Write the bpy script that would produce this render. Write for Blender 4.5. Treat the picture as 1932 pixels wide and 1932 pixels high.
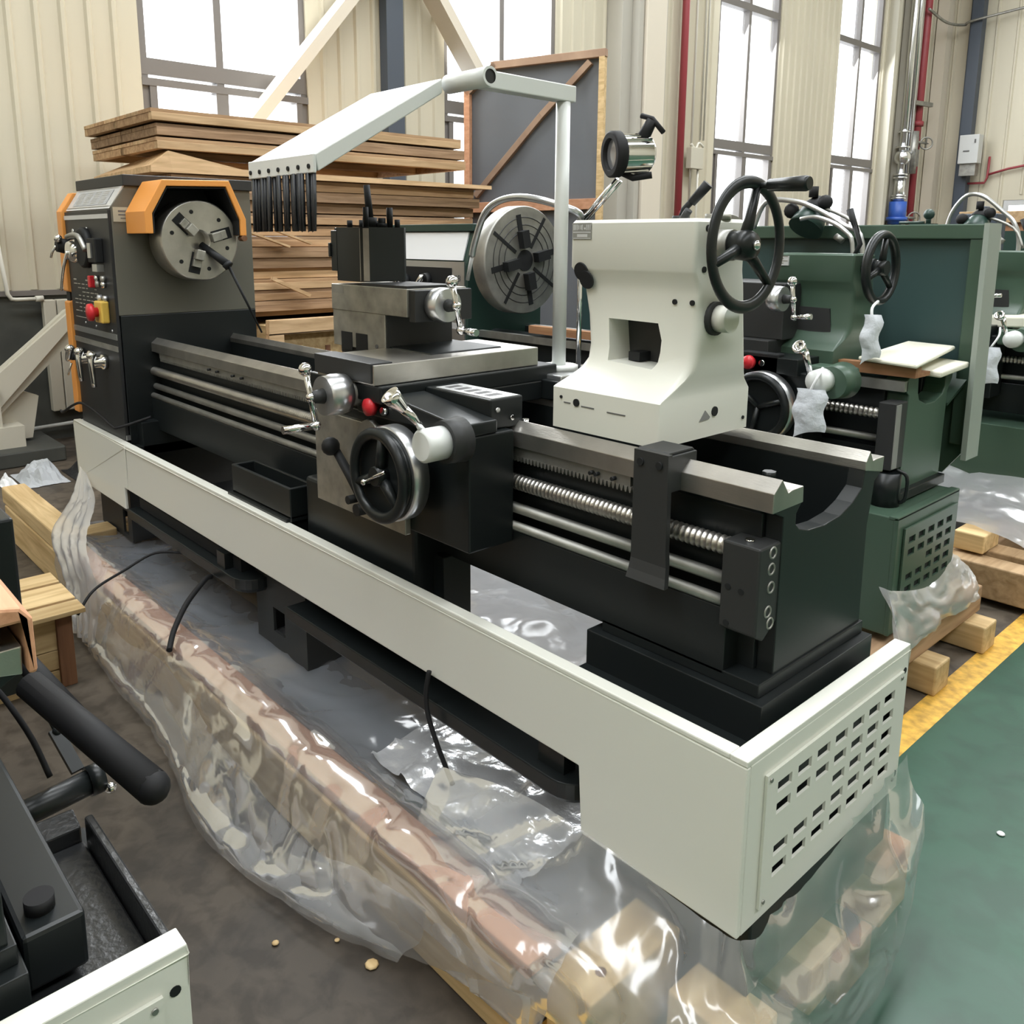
import bpy, bmesh, math, random
from mathutils import Vector, Matrix, noise
from math import pi, sin, cos, radians
random.seed(7)
SC = bpy.context.scene
COL = SC.collection
for _o in list(bpy.data.objects):
    bpy.data.objects.remove(_o)

# ------------------------------------------------------------------ camera
cam_d = bpy.data.cameras.new('camera')
cam = bpy.data.objects.new('camera', cam_d)
COL.objects.link(cam)
cam.matrix_world = Matrix(((0.671758, -0.144658, 0.726509, 0.6511), (0.740759, 0.12565, -0.659915, -1.1352), (0.004176, 0.981471, 0.191563, 1.4506), (0, 0, 0, 1)))
cam_d.sensor_fit = 'HORIZONTAL'
cam_d.sensor_width = 36
cam_d.lens = 29.946
cam_d.shift_x = 20 / 1932
cam_d.shift_y = -200 / 1932
cam_d.clip_start = .02
cam_d.clip_end = 200
SC.camera = cam

# ------------------------------------------------------------------ world, light, exposure
W = bpy.data.worlds.new('overcast_sky')
SC.world = W
W.use_nodes = True
_bg = W.node_tree.nodes['Background']
_bg.inputs[0].default_value = (.93, .97, 1, 1)
_bg.inputs[1].default_value = 4.0
SC.view_settings.view_transform = 'Standard'
SC.view_settings.look = 'None'
SC.view_settings.gamma = 1
SC.view_settings.use_curve_mapping = False
SC.view_settings.exposure = 0.5


def area(name, loc, target, sx, sy, power, color=(1, 1, 1)):
    d = bpy.data.lights.new(name, 'AREA')
    d.shape = 'RECTANGLE'
    d.size, d.size_y, d.energy, d.color = sx, sy, power, color
    o = bpy.data.objects.new(name, d)
    COL.objects.link(o)
    o.location = loc
    o.rotation_euler = (Vector(target) - Vector(loc)).to_track_quat('-Z', 'Y').to_euler()
    return o


# roof skylights (long strips above the bay) and daylight coming in at the wall windows
area('skylight_daylight', (-1.5, 1.0, 8.2), (-1.5, 1.0, 0), 1.6, 22, 650, (.95, .98, 1))
area('skylight_daylight', (4.5, 1.0, 8.2), (4.5, 1.0, 0), 1.6, 22, 380, (.95, .98, 1))
for _y, _w in ((2.06, 1.3), (5.0, 1.4), (9.47, 1.4), (12.62, 1.4)):
    area('window_daylight', (-6.3, _y, 3.9), (0, _y - .5, 1.0), _w, 4.6, 170, (.95, .98, 1))

SC.cycles.max_bounces = 8
SC.cycles.transparent_max_bounces = 24
SC.cycles.diffuse_bounces = 4
SC.cycles.glossy_bounces = 4
SC.cycles.sample_clamp_indirect = 6
SC.cycles.caustics_reflective = False
SC.cycles.caustics_refractive = False


# ------------------------------------------------------------------ materials
def mat(name, rgb, rough=.5, metal=0., spec=.5, bump=None, var=None, coat=0.):
    """bump=(scale,strength[,stretch]); var=(scale,amount[,stretch]) mottles the colour."""
    m = bpy.data.materials.new(name)
    m.use_nodes = True
    nt = m.node_tree
    p = nt.nodes['Principled BSDF']
    p.inputs['Base Color'].default_value = (*rgb, 1)
    p.inputs['Roughness'].default_value = rough
    p.inputs['Metallic'].default_value = metal
    p.inputs['Specular IOR Level'].default_value = spec
    p.inputs['Coat Weight'].default_value = coat
    if bump or var:
        tc = nt.nodes.new('ShaderNodeTexCoord')

    def tex(scale, stretch, detail=5):
        mp = nt.nodes.new('ShaderNodeMapping')
        mp.inputs['Scale'].default_value = stretch
        nt.links.new(tc.outputs['Object'], mp.inputs[0])
        n = nt.nodes.new('ShaderNodeTexNoise')
        n.inputs['Scale'].default_value = scale
        n.inputs['Detail'].default_value = detail
        nt.links.new(mp.outputs[0], n.inputs['Vector'])
        return n
    if var:
        n = tex(var[0], var[2] if len(var) > 2 else (1, 1, 1))
        r = nt.nodes.new('ShaderNodeMapRange')
        r.inputs[1].default_value, r.inputs[2].default_value = .3, .7
        r.inputs[3].default_value, r.inputs[4].default_value = 1 - var[1], 1 + var[1]
        nt.links.new(n.outputs[0], r.inputs[0])
        mx = nt.nodes.new('ShaderNodeMix')
        mx.data_type = 'RGBA'
        mx.blend_type = 'MULTIPLY'
        mx.inputs[0].default_value = 1
        mx.inputs[6].default_value = (*rgb, 1)
        nt.links.new(r.outputs[0], mx.inputs[7])
        nt.links.new(mx.outputs[2], p.inputs['Base Color'])
    if bump:
        n = tex(bump[0], bump[2] if len(bump) > 2 else (1, 1, 1))
        b = nt.nodes.new('ShaderNodeBump')
        b.inputs['Strength'].default_value = bump[1]
        b.inputs['Distance'].default_value = .01
        nt.links.new(n.outputs[0], b.inputs['Height'])
        nt.links.new(b.outputs[0], p.inputs['Normal'])
    return m


def wood(name, c1, c2, stretch=(1, 12, 12), rough=.7):
    m = mat(name, c1, rough, spec=.25)
    nt = m.node_tree
    p = nt.nodes['Principled BSDF']
    tc = nt.nodes.new('ShaderNodeTexCoord')
    mp = nt.nodes.new('ShaderNodeMapping')
    mp.inputs['Scale'].default_value = stretch
    n = nt.nodes.new('ShaderNodeTexNoise')
    n.inputs['Scale'].default_value = 2.5
    n.inputs['Detail'].default_value = 7
    n.inputs['Distortion'].default_value = .6
    oi = nt.nodes.new('ShaderNodeObjectInfo')
    add = nt.nodes.new('ShaderNodeVectorMath')
    sc = nt.nodes.new('ShaderNodeVectorMath')
    sc.operation = 'SCALE'
    sc.inputs[0].default_value = (7, 5, 3)
    nt.links.new(oi.outputs['Random'], sc.inputs[3])
    nt.links.new(tc.outputs['Object'], mp.inputs[0])
    nt.links.new(mp.outputs[0], add.inputs[0])
    nt.links.new(sc.outputs[0], add.inputs[1])
    nt.links.new(add.outputs[0], n.inputs['Vector'])
    cr = nt.nodes.new('ShaderNodeValToRGB')
    cr.color_ramp.elements[0].position, cr.color_ramp.elements[1].position = .32, .68
    cr.color_ramp.elements[0].color, cr.color_ramp.elements[1].color = (*c2, 1), (*c1, 1)
    nt.links.new(n.outputs[0], cr.inputs[0])
    hs = nt.nodes.new('ShaderNodeHueSaturation')
    mr = nt.nodes.new('ShaderNodeMapRange')
    mr.inputs[3].default_value, mr.inputs[4].default_value = .78, 1.15
    nt.links.new(oi.outputs['Random'], mr.inputs[0])
    nt.links.new(mr.outputs[0], hs.inputs['Value'])
    nt.links.new(cr.outputs[0], hs.inputs['Color'])
    nt.links.new(hs.outputs[0], p.inputs['Base Color'])
    b = nt.nodes.new('ShaderNodeBump')
    b.inputs['Strength'].default_value = .25
    b.inputs['Distance'].default_value = .006
    nt.links.new(n.outputs[0], b.inputs['Height'])
    nt.links.new(b.outputs[0], p.inputs['Normal'])
    return m


white = mat('white_enamel', (.74, .74, .67), .38)
white2 = mat('guard_white', (.72, .74, .72), .35)
black = mat('black_enamel', (.010, .0125, .013), .36, spec=.4)
blackm = mat('matt_black', (.013, .014, .015), .6, spec=.3)
charcoal = mat('charcoal_paint', (.028, .029, .029), .5, spec=.4)
panelblk = mat('panel_black', (.020, .021, .022), .45, spec=.4)
steel = mat('ground_steel', (.50, .48, .44), .34, .92, bump=(60, .08, (1, 8, 8)), var=(9, .18))
steeld = mat('dull_steel', (.36, .355, .33), .48, .85, var=(14, .2))
castst = mat('scraped_cast_iron', (.40, .39, .35), .45, .8, var=(18, .25))
chrome = mat('chrome', (.80, .80, .80), .12, 1.)
alu = mat('aluminium', (.62, .63, .64), .3, .9)
greygreen = mat('grey_olive_paint', (.125, .122, .098), .45)
orange = mat('orange_paint', (.80, .33, .075), .42)
green = mat('green_enamel', (.058, .100, .070), .36)
greend = mat('dark_green_enamel', (.022, .050, .040), .38)
greeni = mat('blue_green_enamel', (.036, .072, .072), .45)
tray_m = mat('tray_black', (.020, .021, .022), .28, bump=(90, .12))
rubber = mat('black_rubber', (.012, .012, .013), .65, spec=.3)
red = mat('red_plastic', (.62, .025, .035), .35)
yellow = mat('yellow_plastic', (.78, .52, .10), .4)
blue = mat('blue_paint', (.03, .10, .42), .4)
label_m = mat('label_silver', (.66, .67, .68), .35, .3)
paper = mat('paper_white', (.80, .81, .82), .8)
ink = mat('ink_grey', (.12, .12, .12), .6)
platem = mat('plate_grey', (.30, .30, .28), .5, .2)
screenp = mat('print_grey', (.42, .43, .44), .5)
foam = mat('foam_cream', (.80, .78, .66), .85)
woodl = wood('pine_pale', (.74, .55, .30), (.50, .34, .16))
woodx = wood('pine_along_depth', (.70, .52, .28), (.47, .32, .15), (12, 1, 12))
woodp = wood('pine_pink', (.66, .36, .22), (.50, .25, .14))
woodb = wood('timber_brown', (.56, .37, .21), (.34, .20, .105), (12, 1, 12))
woodb2 = wood('timber_brown_grey', (.44, .29, .175), (.25, .155, .09), (12, 1, 12))
woodb3 = wood('timber_tan', (.66, .46, .27), (.44, .29, .155), (12, 1, 12))
woodd = wood('timber_dark', (.23, .115, .06), (.12, .055, .03), (12, 12, 1))
woodq = wood('packing_timber', (.46, .25, .13), (.30, .145, .075))
woodr = wood('crate_frame', (.42, .29, .20), (.27, .175, .12), (1, 1, 1))
film = mat('grey_film', (.125, .135, .15), .45, bump=(3, .5))
beige = mat('beige_cladding', (.57, .525, .41), .5, var=(2.5, .05, (1, 1, .2)))
creamw = mat('cream_steel', (.66, .60, .50), .5)
greyw = mat('grey_steel', (.42, .40, .35), .5)
dado = mat('dado_dark', (.050, .052, .045), .65, var=(4, .3))
framem = mat('window_frame', (.20, .185, .175), .5, .3)
bluegrey = mat('blue_grey_steel', (.065, .080, .105), .5)
pipe_w = mat('pipe_pale', (.62, .60, .53), .4)
galv = mat('galvanised', (.75, .77, .80), .22, 1.)
pipe_red = mat('pipe_red', (.30, .045, .055), .45)
box_grey = mat('box_grey', (.58, .59, .58), .5)
white_r = mat('radiator_white', (.55, .52, .43), .5)
lampglass = mat('lamp_lens', (.42, .43, .46), .15, .6)
yline = mat('line_yellow', (.62, .36, .06), .55, var=(30, .35))
silverf = mat('silver_film', (.86, .87, .89), .22, .55, bump=(12, .8))
bagm = mat('paper_bag', (.66, .69, .74), .75, bump=(22, .9))
brushm = mat('black_bristle', (.030, .032, .037), .42)
greylump = mat('grey_sheet', (.42, .44, .46), .7)


def floor_mat(name, c1, c2, c3, rough, scale):
    m = mat(name, c1, rough)
    nt = m.node_tree
    p = nt.nodes['Principled BSDF']
    tc = nt.nodes.new('ShaderNodeTexCoord')

    def noi(s, d, dist=0.):
        n = nt.nodes.new('ShaderNodeTexNoise')
        n.inputs['Scale'].default_value, n.inputs['Detail'].default_value = s, d
        n.inputs['Distortion'].default_value = dist
        nt.links.new(tc.outputs['Object'], n.inputs['Vector'])
        return n
    a, b = noi(scale, 8, .8), noi(scale * 7, 10, .4)
    cr = nt.nodes.new('ShaderNodeValToRGB')
    e = cr.color_ramp.elements
    e[0].position, e[1].position = .30, .72
    e[0].color, e[1].color = (*c2, 1), (*c1, 1)
    nt.links.new(a.outputs[0], cr.inputs[0])
    cr2 = nt.nodes.new('ShaderNodeValToRGB')
    e = cr2.color_ramp.elements
    e[0].position, e[1].position = .38, .56
    e[0].color, e[1].color = (*c3, 1), (1, 1, 1, 1)
    nt.links.new(b.outputs[0], cr2.inputs[0])
    mx = nt.nodes.new('ShaderNodeMix')
    mx.data_type, mx.blend_type = 'RGBA', 'MULTIPLY'
    mx.inputs[0].default_value = .75
    nt.links.new(cr.outputs[0], mx.inputs[6])
    nt.links.new(cr2.outputs[0], mx.inputs[7])
    nt.links.new(mx.outputs[2], p.inputs['Base Color'])
    mr = nt.nodes.new('ShaderNodeMapRange')
    mr.inputs[3].default_value, mr.inputs[4].default_value = rough - .12, rough + .2
    nt.links.new(a.outputs[0], mr.inputs[0])
    nt.links.new(mr.outputs[0], p.inputs['Roughness'])
    bp = nt.nodes.new('ShaderNodeBump')
    bp.inputs['Strength'].default_value, bp.inputs['Distance'].default_value = .25, .004
    nt.links.new(b.outputs[0], bp.inputs['Height'])
    nt.links.new(bp.outputs[0], p.inputs['Normal'])
    return m


floor_brown = floor_mat('worn_brown_concrete', (.125, .100, .074), (.040, .032, .024), (.38, .36, .33), .55, 2.1)
floor_green = floor_mat('green_floor_paint', (.024, .088, .050), (.014, .056, .034), (.66, .70, .68), .36, 1.3)


def sheet_mat(name, tint, clear, rough, bstr=.6, bscale=14):
    """thin clear polythene: mostly see-through, glossy, a little milky"""
    m = bpy.data.materials.new(name)
    m.use_nodes = True
    nt = m.node_tree
    nt.nodes.remove(nt.nodes['Principled BSDF'])
    out = nt.nodes['Material Output']
    tr = nt.nodes.new('ShaderNodeBsdfTransparent')
    tr.inputs[0].default_value = (.97, .975, .98, 1)
    df = nt.nodes.new('ShaderNodeBsdfDiffuse')
    df.inputs[0].default_value = (*tint, 1)
    tl = nt.nodes.new('ShaderNodeBsdfTranslucent')
    tl.inputs[0].default_value = (*tint, 1)
    gl = nt.nodes.new('ShaderNodeBsdfGlossy')
    gl.inputs['Roughness'].default_value = rough
    gl.inputs[0].default_value = (1, 1, 1, 1)
    milk = nt.nodes.new('ShaderNodeMixShader')
    milk.inputs[0].default_value = .5
    nt.links.new(df.outputs[0], milk.inputs[1])
    nt.links.new(tl.outputs[0], milk.inputs[2])
    m1 = nt.nodes.new('ShaderNodeMixShader')
    m1.inputs[0].default_value = clear
    nt.links.new(milk.outputs[0], m1.inputs[1])
    nt.links.new(tr.outputs[0], m1.inputs[2])
    lw = nt.nodes.new('ShaderNodeLayerWeight')
    lw.inputs[0].default_value = .32
    mr = nt.nodes.new('ShaderNodeMapRange')
    mr.inputs[3].default_value, mr.inputs[4].default_value = .045, .42
    nt.links.new(lw.outputs['Fresnel'], mr.inputs[0])
    m2 = nt.nodes.new('ShaderNodeMixShader')
    nt.links.new(mr.outputs[0], m2.inputs[0])
    nt.links.new(m1.outputs[0], m2.inputs[1])
    nt.links.new(gl.outputs[0], m2.inputs[2])
    tc = nt.nodes.new('ShaderNodeTexCoord')
    n = nt.nodes.new('ShaderNodeTexNoise')
    n.noise_type = 'RIDGED_MULTIFRACTAL'
    n.inputs['Scale'].default_value, n.inputs['Detail'].default_value = bscale, 3
    n.inputs['Distortion'].default_value = .8
    nt.links.new(tc.outputs['Object'], n.inputs['Vector'])
    bp = nt.nodes.new('ShaderNodeBump')
    bp.inputs['Strength'].default_value, bp.inputs['Distance'].default_value = bstr, .012
    nt.links.new(n.outputs[0], bp.inputs['Height'])
    nt.links.new(bp.outputs[0], gl.inputs['Normal'])
    nt.links.new(bp.outputs[0], lw.inputs['Normal'])
    nt.links.new(m2.outputs[0], out.inputs[0])
    return m


poly = sheet_mat('clear_polythene', (.84, .86, .89), .70, .13, .22, 11)
poly2 = sheet_mat('milky_polythene', (.90, .91, .94), .40, .22, .4, 9)
polyi = sheet_mat('polythene_underlay', (.62, .66, .73), .62, .10, .5, 7)
glass = sheet_mat('window_glass', (.9, .95, 1), .98, .02, 0, 1)


# ------------------------------------------------------------------ mesh builder
class MB:
    def __init__(s):
        s.v, s.f, s.sm = [], [], []

    def add(s, vs, fs, smooth=False):
        b = len(s.v)
        s.v += [tuple(v) for v in vs]
        s.f += [tuple(i + b for i in f) for f in fs]
        s.sm += [smooth] * len(fs)
        return s

    def box(s, x0, x1, y0, y1, z0, z1):
        vs = [(x, y, z) for x in (x0, x1) for y in (y0, y1) for z in (z0, z1)]
        return s.add(vs, [(0, 1, 3, 2), (4, 6, 7, 5), (0, 4, 5, 1), (2, 3, 7, 6), (0, 2, 6, 4), (1, 5, 7, 3)])

    def obox(s, a, b, w, h, up=(0, 0, 1)):
        """bar from a to b, width w (sideways) and height h (along up)"""
        a, b, up = Vector(a), Vector(b), Vector(up)
        d = (b - a).normalized()
        sd = d.cross(up).normalized()
        u = sd.cross(d).normalized()
        vs = [p + sd * i * w / 2 + u * j * h / 2 for p in (a, b) for i, j in ((-1, -1), (1, -1), (1, 1), (-1, 1))]
        return s.add(vs, [(0, 1, 2, 3), (4, 7, 6, 5), (0, 4, 5, 1), (1, 5, 6, 2), (2, 6, 7, 3), (3, 7, 4, 0)])

    def prism(s, pts, ax, a, b):
        """polygon pts in the plane normal to axis ax, from a to b; x:(y,z) y:(x,z) z:(x,y)"""
        def P(p, t):
            return {'x': (t, p[0], p[1]), 'y': (p[0], t, p[1]), 'z': (p[0], p[1], t)}[ax]
        n = len(pts)
        vs = [P(p, a) for p in pts] + [P(p, b) for p in pts]
        return s.add(vs, [tuple(range(n)), tuple(range(2 * n - 1, n - 1, -1))] +
                     [(i, (i + 1) % n, (i + 1) % n + n, i + n) for i in range(n)])

    def loft(s, secs, smooth=False, caps=True):
        """sections of equal point count"""
        n = len(secs[0])
        vs = [p for sec in secs for p in sec]
        fs = []
        for k in range(len(secs) - 1):
            for i in range(n):
                j = (i + 1) % n
                fs.append((k * n + i, k * n + j, (k + 1) * n + j, (k + 1) * n + i))
        s.add(vs, fs, smooth)
        if caps:
            b = len(s.v) - len(vs)
            s.f += [tuple(b + i for i in range(n)), tuple(b + len(vs) - 1 - i for i in range(n))]
            s.sm += [False, False]
        return s

    def rev(s, prof, p0, axis, n=32):
        """revolve (t, r) profile about the line p0 + t*axis"""
        p0, ax = Vector(p0), Vector(axis).normalized()
        u = ax.orthogonal().normalized()
        w = ax.cross(u)
        for (t0, r0), (t1, r1) in zip(prof, prof[1:]):
            vs, fs = [], []
            for t, r in ((t0, r0), (t1, r1)):
                for i in range(n):
                    a = 2 * pi * i / n
                    vs.append(p0 + ax * t + (u * cos(a) + w * sin(a)) * r)
            for i in range(n):
                j = (i + 1) % n
                if r0 < 1e-6:
                    fs.append((i, n + j, n + i))
                elif r1 < 1e-6:
                    fs.append((i, j, n + i))
                else:
                    fs.append((i, j, n + j, n + i))
            s.add(vs, fs, abs(t1 - t0) > 1e-6)
        return s

    def cyl(s, a, b, r0, r1=None, n=24):
        a, b = Vector(a), Vector(b)
        r1 = r0 if r1 is None else r1
        L = (b - a).length
        return s.rev([(0, 0), (0, r0), (L, r1), (L, 0)], a, b - a, n)

    def ball(s, c, r, n=16, sz=1.):
        m = n // 2
        prof = [(-r * cos(pi * k / m) * sz, max(r * sin(pi * k / m), 0 if k in (0, m) else 1e-5)) for k in range(m + 1)]
        return s.rev(prof, c, (0, 0, 1), n)

    def torus(s, c, axis, R, r, n=40, m=12, sq=1.):
        c, ax = Vector(c), Vector(axis).normalized()
        u = ax.orthogonal().normalized()
        w = ax.cross(u)
        vs, fs = [], []
        for i in range(n):
            a = 2 * pi * i / n
            d = u * cos(a) + w * sin(a)
            for j in range(m):
                q = 2 * pi * j / m
                vs.append(c + d * (R + r * cos(q)) + ax * r * sq * sin(q))
        for i in range(n):
            for j in range(m):
                fs.append((i * m + j, ((i + 1) % n) * m + j, ((i + 1) % n) * m + (j + 1) % m, i * m + (j + 1) % m))
        return s.add(vs, fs, True)

    def tube(s, pts, r, n=10, smooth_path=0):
        pts = [Vector(p) for p in pts]
        if smooth_path:
            pts = spline(pts, smooth_path)
        rr = r if isinstance(r, (list, tuple)) else None
        up = None
        rings = []
        for i, p in enumerate(pts):
            d = (pts[min(i + 1, len(pts) - 1)] - pts[max(i - 1, 0)]).normalized()
            if up is None:
                up = d.orthogonal().normalized()
            up = (up - d * up.dot(d)).normalized()
            w = d.cross(up)
            k = r if rr is None else rr[0] + (rr[1] - rr[0]) * i / (len(pts) - 1)
            rings.append([p + (up * cos(2 * pi * j / n) + w * sin(2 * pi * j / n)) * k for j in range(n)])
        return s.loft(rings, True)

    def plate(s, ax, t0, t1, U, V, holes):
        """plate normal to ax (x: U=y V=z, y: U=x V=z, z: U=x V=y) with rectangular holes (u0,u1,v0,v1)"""
        us = sorted({U[0], U[1]} | {h[i] for h in holes for i in (0, 1)})
        vs_ = sorted({V[0], V[1]} | {h[i] for h in holes for i in (2, 3)})

        def P(u, v, t):
            return {'x': (t, u, v), 'y': (u, t, v), 'z': (u, v, t)}[ax]

        def solid(i, j):
            if not (0 <= i < len(us) - 1 and 0 <= j < len(vs_) - 1):
                return False
            cu, cv = (us[i] + us[i + 1]) / 2, (vs_[j] + vs_[j + 1]) / 2
            return not any(h[0] < cu < h[1] and h[2] < cv < h[3] for h in holes)
        for i in range(len(us) - 1):
            for j in range(len(vs_) - 1):
                if not solid(i, j):
                    continue
                a, b, c, d = us[i], us[i + 1], vs_[j], vs_[j + 1]
                for t in (t0, t1):
                    s.add([P(a, c, t), P(b, c, t), P(b, d, t), P(a, d, t)], [(0, 1, 2, 3)])
                for (di, dj, e0, e1) in ((-1, 0, (a, c), (a, d)), (1, 0, (b, c), (b, d)), (0, -1, (a, c), (b, c)), (0, 1, (a, d), (b, d))):
                    if not solid(i + di, j + dj):
                        s.add([P(*e0, t0), P(*e1, t0), P(*e1, t1), P(*e0, t1)], [(0, 1, 2, 3)])
        return s

    def build(s, name, m, parent=None, bevel=0., seg=2, weld=True, recalc=True):
        off = base(parent)
        bm = bmesh.new()
        vv = [bm.verts.new(Vector(v) - off) for v in s.v]
        for f, sm in zip(s.f, s.sm):
            try:
                fc = bm.faces.new([vv[i] for i in f])
                fc.smooth = sm
            except ValueError:
                pass
        if weld:
            bmesh.ops.remove_doubles(bm, verts=bm.verts, dist=1e-5)
        if recalc:
            bmesh.ops.recalc_face_normals(bm, faces=bm.faces)
        me = bpy.data.meshes.new(name)
        bm.to_mesh(me)
        bm.free()
        me.materials.append(m)
        o = bpy.data.objects.new(name, me)
        COL.objects.link(o)
        if parent is not None:
            o.parent = parent
        if bevel:
            md = o.modifiers.new('bevel', 'BEVEL')
            md.width, md.segments, md.limit_method, md.angle_limit = bevel, seg, 'ANGLE', radians(50)
            md.use_clamp_overlap = True
        return o


def spline(pts, k):
    """Catmull-Rom"""
    pts = [Vector(p) for p in pts]
    out = []
    for i in range(len(pts) - 1):
        p0, p1, p2, p3 = pts[max(i - 1, 0)], pts[i], pts[i + 1], pts[min(i + 2, len(pts) - 1)]
        for j in range(k):
            t = j / k
            out.append(.5 * (2 * p1 + (p2 - p0) * t + (2 * p0 - 5 * p1 + 4 * p2 - p3) * t * t + (3 * p1 - p0 - 3 * p2 + p3) * t ** 3))
    return out + [pts[-1]]


def base(o):
    v = Vector((0, 0, 0))
    while o is not None:
        v += Vector(o.location)
        o = o.parent
    return v


def tag(o, label, cat, group=None):
    o['label'], o['category'] = label, cat
    if group:
        o['group'] = group
    return o


def thing(name, loc, label, cat, group=None):
    o = bpy.data.objects.new(name, None)
    COL.objects.link(o)
    o.empty_display_size = .1
    o.location = loc
    return tag(o, label, cat, group)


def struct(o):
    o['kind'] = 'structure'
    return o


def cut(o, cutter):
    """subtract a mesh builder from an object's mesh, leaving one plain mesh"""
    c = cutter.build('cutter', white)
    c.location = -base(o)
    p = o.parent
    md = o.modifiers.new('cut', 'BOOLEAN')
    md.object, md.operation, md.solver = c, 'DIFFERENCE', 'EXACT'
    # evaluate the two alone, before the bevel
    idx = o.modifiers.find('cut')
    o.modifiers.move(idx, 0)
    bev = [(x.width, x.segments) for x in o.modifiers if x.type == 'BEVEL']
    for x in list(o.modifiers):
        if x.type == 'BEVEL':
            o.modifiers.remove(x)
    mw = o.location.copy()
    o.parent = None
    bpy.context.view_layer.update()
    dg = bpy.context.evaluated_depsgraph_get()
    me = bpy.data.meshes.new_from_object(o.evaluated_get(dg))
    o.modifiers.clear()
    old = o.data
    o.data = me
    me.name = o.name
    bpy.data.meshes.remove(old)
    bpy.data.objects.remove(c)
    o.parent = p
    for w, sg in bev:
        md = o.modifiers.new('bevel', 'BEVEL')
        md.width, md.segments, md.limit_method, md.angle_limit = w, sg, 'ANGLE', radians(50)
    return o


def text(name, body, size, loc, rot, m, parent, depth=.0006, align='CENTER'):
    cu = bpy.data.curves.new(name, 'FONT')
    cu.body, cu.size, cu.align_x, cu.align_y, cu.extrude = body, size, align, 'CENTER', depth
    t = bpy.data.objects.new(name, cu)
    COL.objects.link(t)
    bpy.context.view_layer.update()
    me = bpy.data.meshes.new_from_object(t.evaluated_get(bpy.context.evaluated_depsgraph_get()))
    bpy.data.objects.remove(t)
    o = bpy.data.objects.new(name, me)
    COL.objects.link(o)
    me.materials.clear()
    me.materials.append(m)
    if parent is not None:
        o.parent = parent
    o.location = Vector(loc) - base(parent)
    o.rotation_euler = rot
    return o


def dup(root, loc, rotz=None, label=None, group=None):
    """copy of a thing with its parts and sub-parts"""
    def cp(o, par):
        c = o.copy()
        COL.objects.link(c)
        c.parent = par
        for ch in o.children:
            cp(ch, c)
        return c
    r = cp(root, None)
    r.location = loc
    if rotz is not None:
        r.rotation_euler = (0, 0, rotz)
    if label:
        r['label'] = label
    if group:
        r['group'] = group
    return r


# ================================================================== THE HALL
XW, YW, ZC = -6.1, 15.5, 8.6          # left wall, far end wall, ceiling
struct(MB().box(XW - .2, 11.2, -9.2, YW + .2, -.2, 0).build('floor', floor_brown))
struct(MB().box(-.21, 11, -9, YW, 0, .003).build('floor', floor_green))
struct(MB().box(-.295, -.21, -9, YW, 0, .0035).build('trim_1', yline))
SKY = [(-2.3, -.7, -8, 14), (3.7, 5.3, -8, 14)]
struct(MB().plate('z', ZC, ZC + .15, (XW, 11), (-9, YW), SKY).build('ceiling', creamw))
struct(MB().box(11, 11.2, -9, YW, 0, ZC).build('wall_right', beige))
struct(MB().box(XW, 11, -9.2, -9, 0, ZC).build('wall_front', beige))

WIN = [(1.37, 2.76, 1.2, 7.2), (4.24, 5.76, 1.2, 7.2), (8.74, 10.22, 1.2, 7.2), (11.9, 13.35, 1.2, 7.2)]
w = MB().plate('x', XW - .2, XW, (-9, YW), (0, ZC), WIN)
y = -1.04
while y < YW - .1:
    if not any(a - .03 < y < b + .03 for a, b, _, _ in WIN):
        w.prism([(XW - .001, y - .028), (XW + .022, y - .012), (XW + .022, y + .012), (XW - .001, y + .028)], 'z', 1.09, ZC)
    else:
        w.prism([(XW - .001, y - .028), (XW + .022, y - .012), (XW + .022, y + .012), (XW - .001, y + .028)], 'z', 7.25, ZC)
    y += .172
struct(w.build('wall_left', beige))
struct(MB().box(XW, XW + .035, -9, YW, 0, 1.05).build('baseboard_left', dado))
struct(MB().box(XW, XW + .06, -9, YW, 1.05, 1.085).build('trim_2', framem))
w = MB().plate('y', YW, YW + .2, (XW, 11), (0, ZC), [(-4.75, -2.6, 1.72, 2.16)])
x = XW + .3
while x < 3.5:
    if not -4.8 < x < -2.55:
        w.prism([(x - .03, YW + .001), (x - .012, YW - .022), (x + .012, YW - .022), (x + .03, YW + .001)], 'z', 0, ZC)
    else:
        w.prism([(x - .03, YW + .001), (x - .012, YW - .022), (x + .012, YW - .022), (x + .03, YW + .001)], 'z', 2.25, ZC)
    x += .33
struct(w.build('wall_back', beige))

for k, (a, b, z0, z1) in enumerate(WIN):
    m_ = (a + b) / 2 + (0 if k else -.07)
    f = MB()
    x0, x1 = XW - .12, XW - .02
    f.box(x0, x1, a, a + .055, z0, z1).box(x0, x1, b - .055, b, z0, z1)
    f.box(x0, x1, m_ - .03, m_ + .03, z0, z1)
    for zz, h in ((2.715, .06), (4.5, .045), (6.0, .05), (z0 + .03, .03), (z1 - .03, .03)):
        f.box(x0 - .003, x1 + .003, a, b, zz - h, zz + h)
    # sash under the transom
    f.box(x0 + .02, x1 + .02, a + .056, a + .11, z0, 2.60).box(x0 + .02, x1 + .02, m_ - .05, m_ + .05, z0, 2.60)
    f.box(x0 + .02, x1 + .02, b - .11, b - .056, z0, 2.60).box(x0 + .025, x1 + .025, a + .001, b - .001, 2.575, 2.63)
    wn = struct(f.build('window_%d' % (k + 1), framem))
    MB().box(XW - .085, XW - .08, a + .05, b - .05, z0 + .04, z1 - .04).build('pane', glass, wn)
wn = struct(MB().plate('y', YW + .02, YW + .1, (-4.75, -2.6), (1.72, 2.16), [(-4.66, -2.7, 1.8, 2.07)]).build('window_5', alu))
MB().box(-4.66, -2.7, YW + .05, YW + .055, 1.8, 2.07).build('pane', glass, wn)

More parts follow.
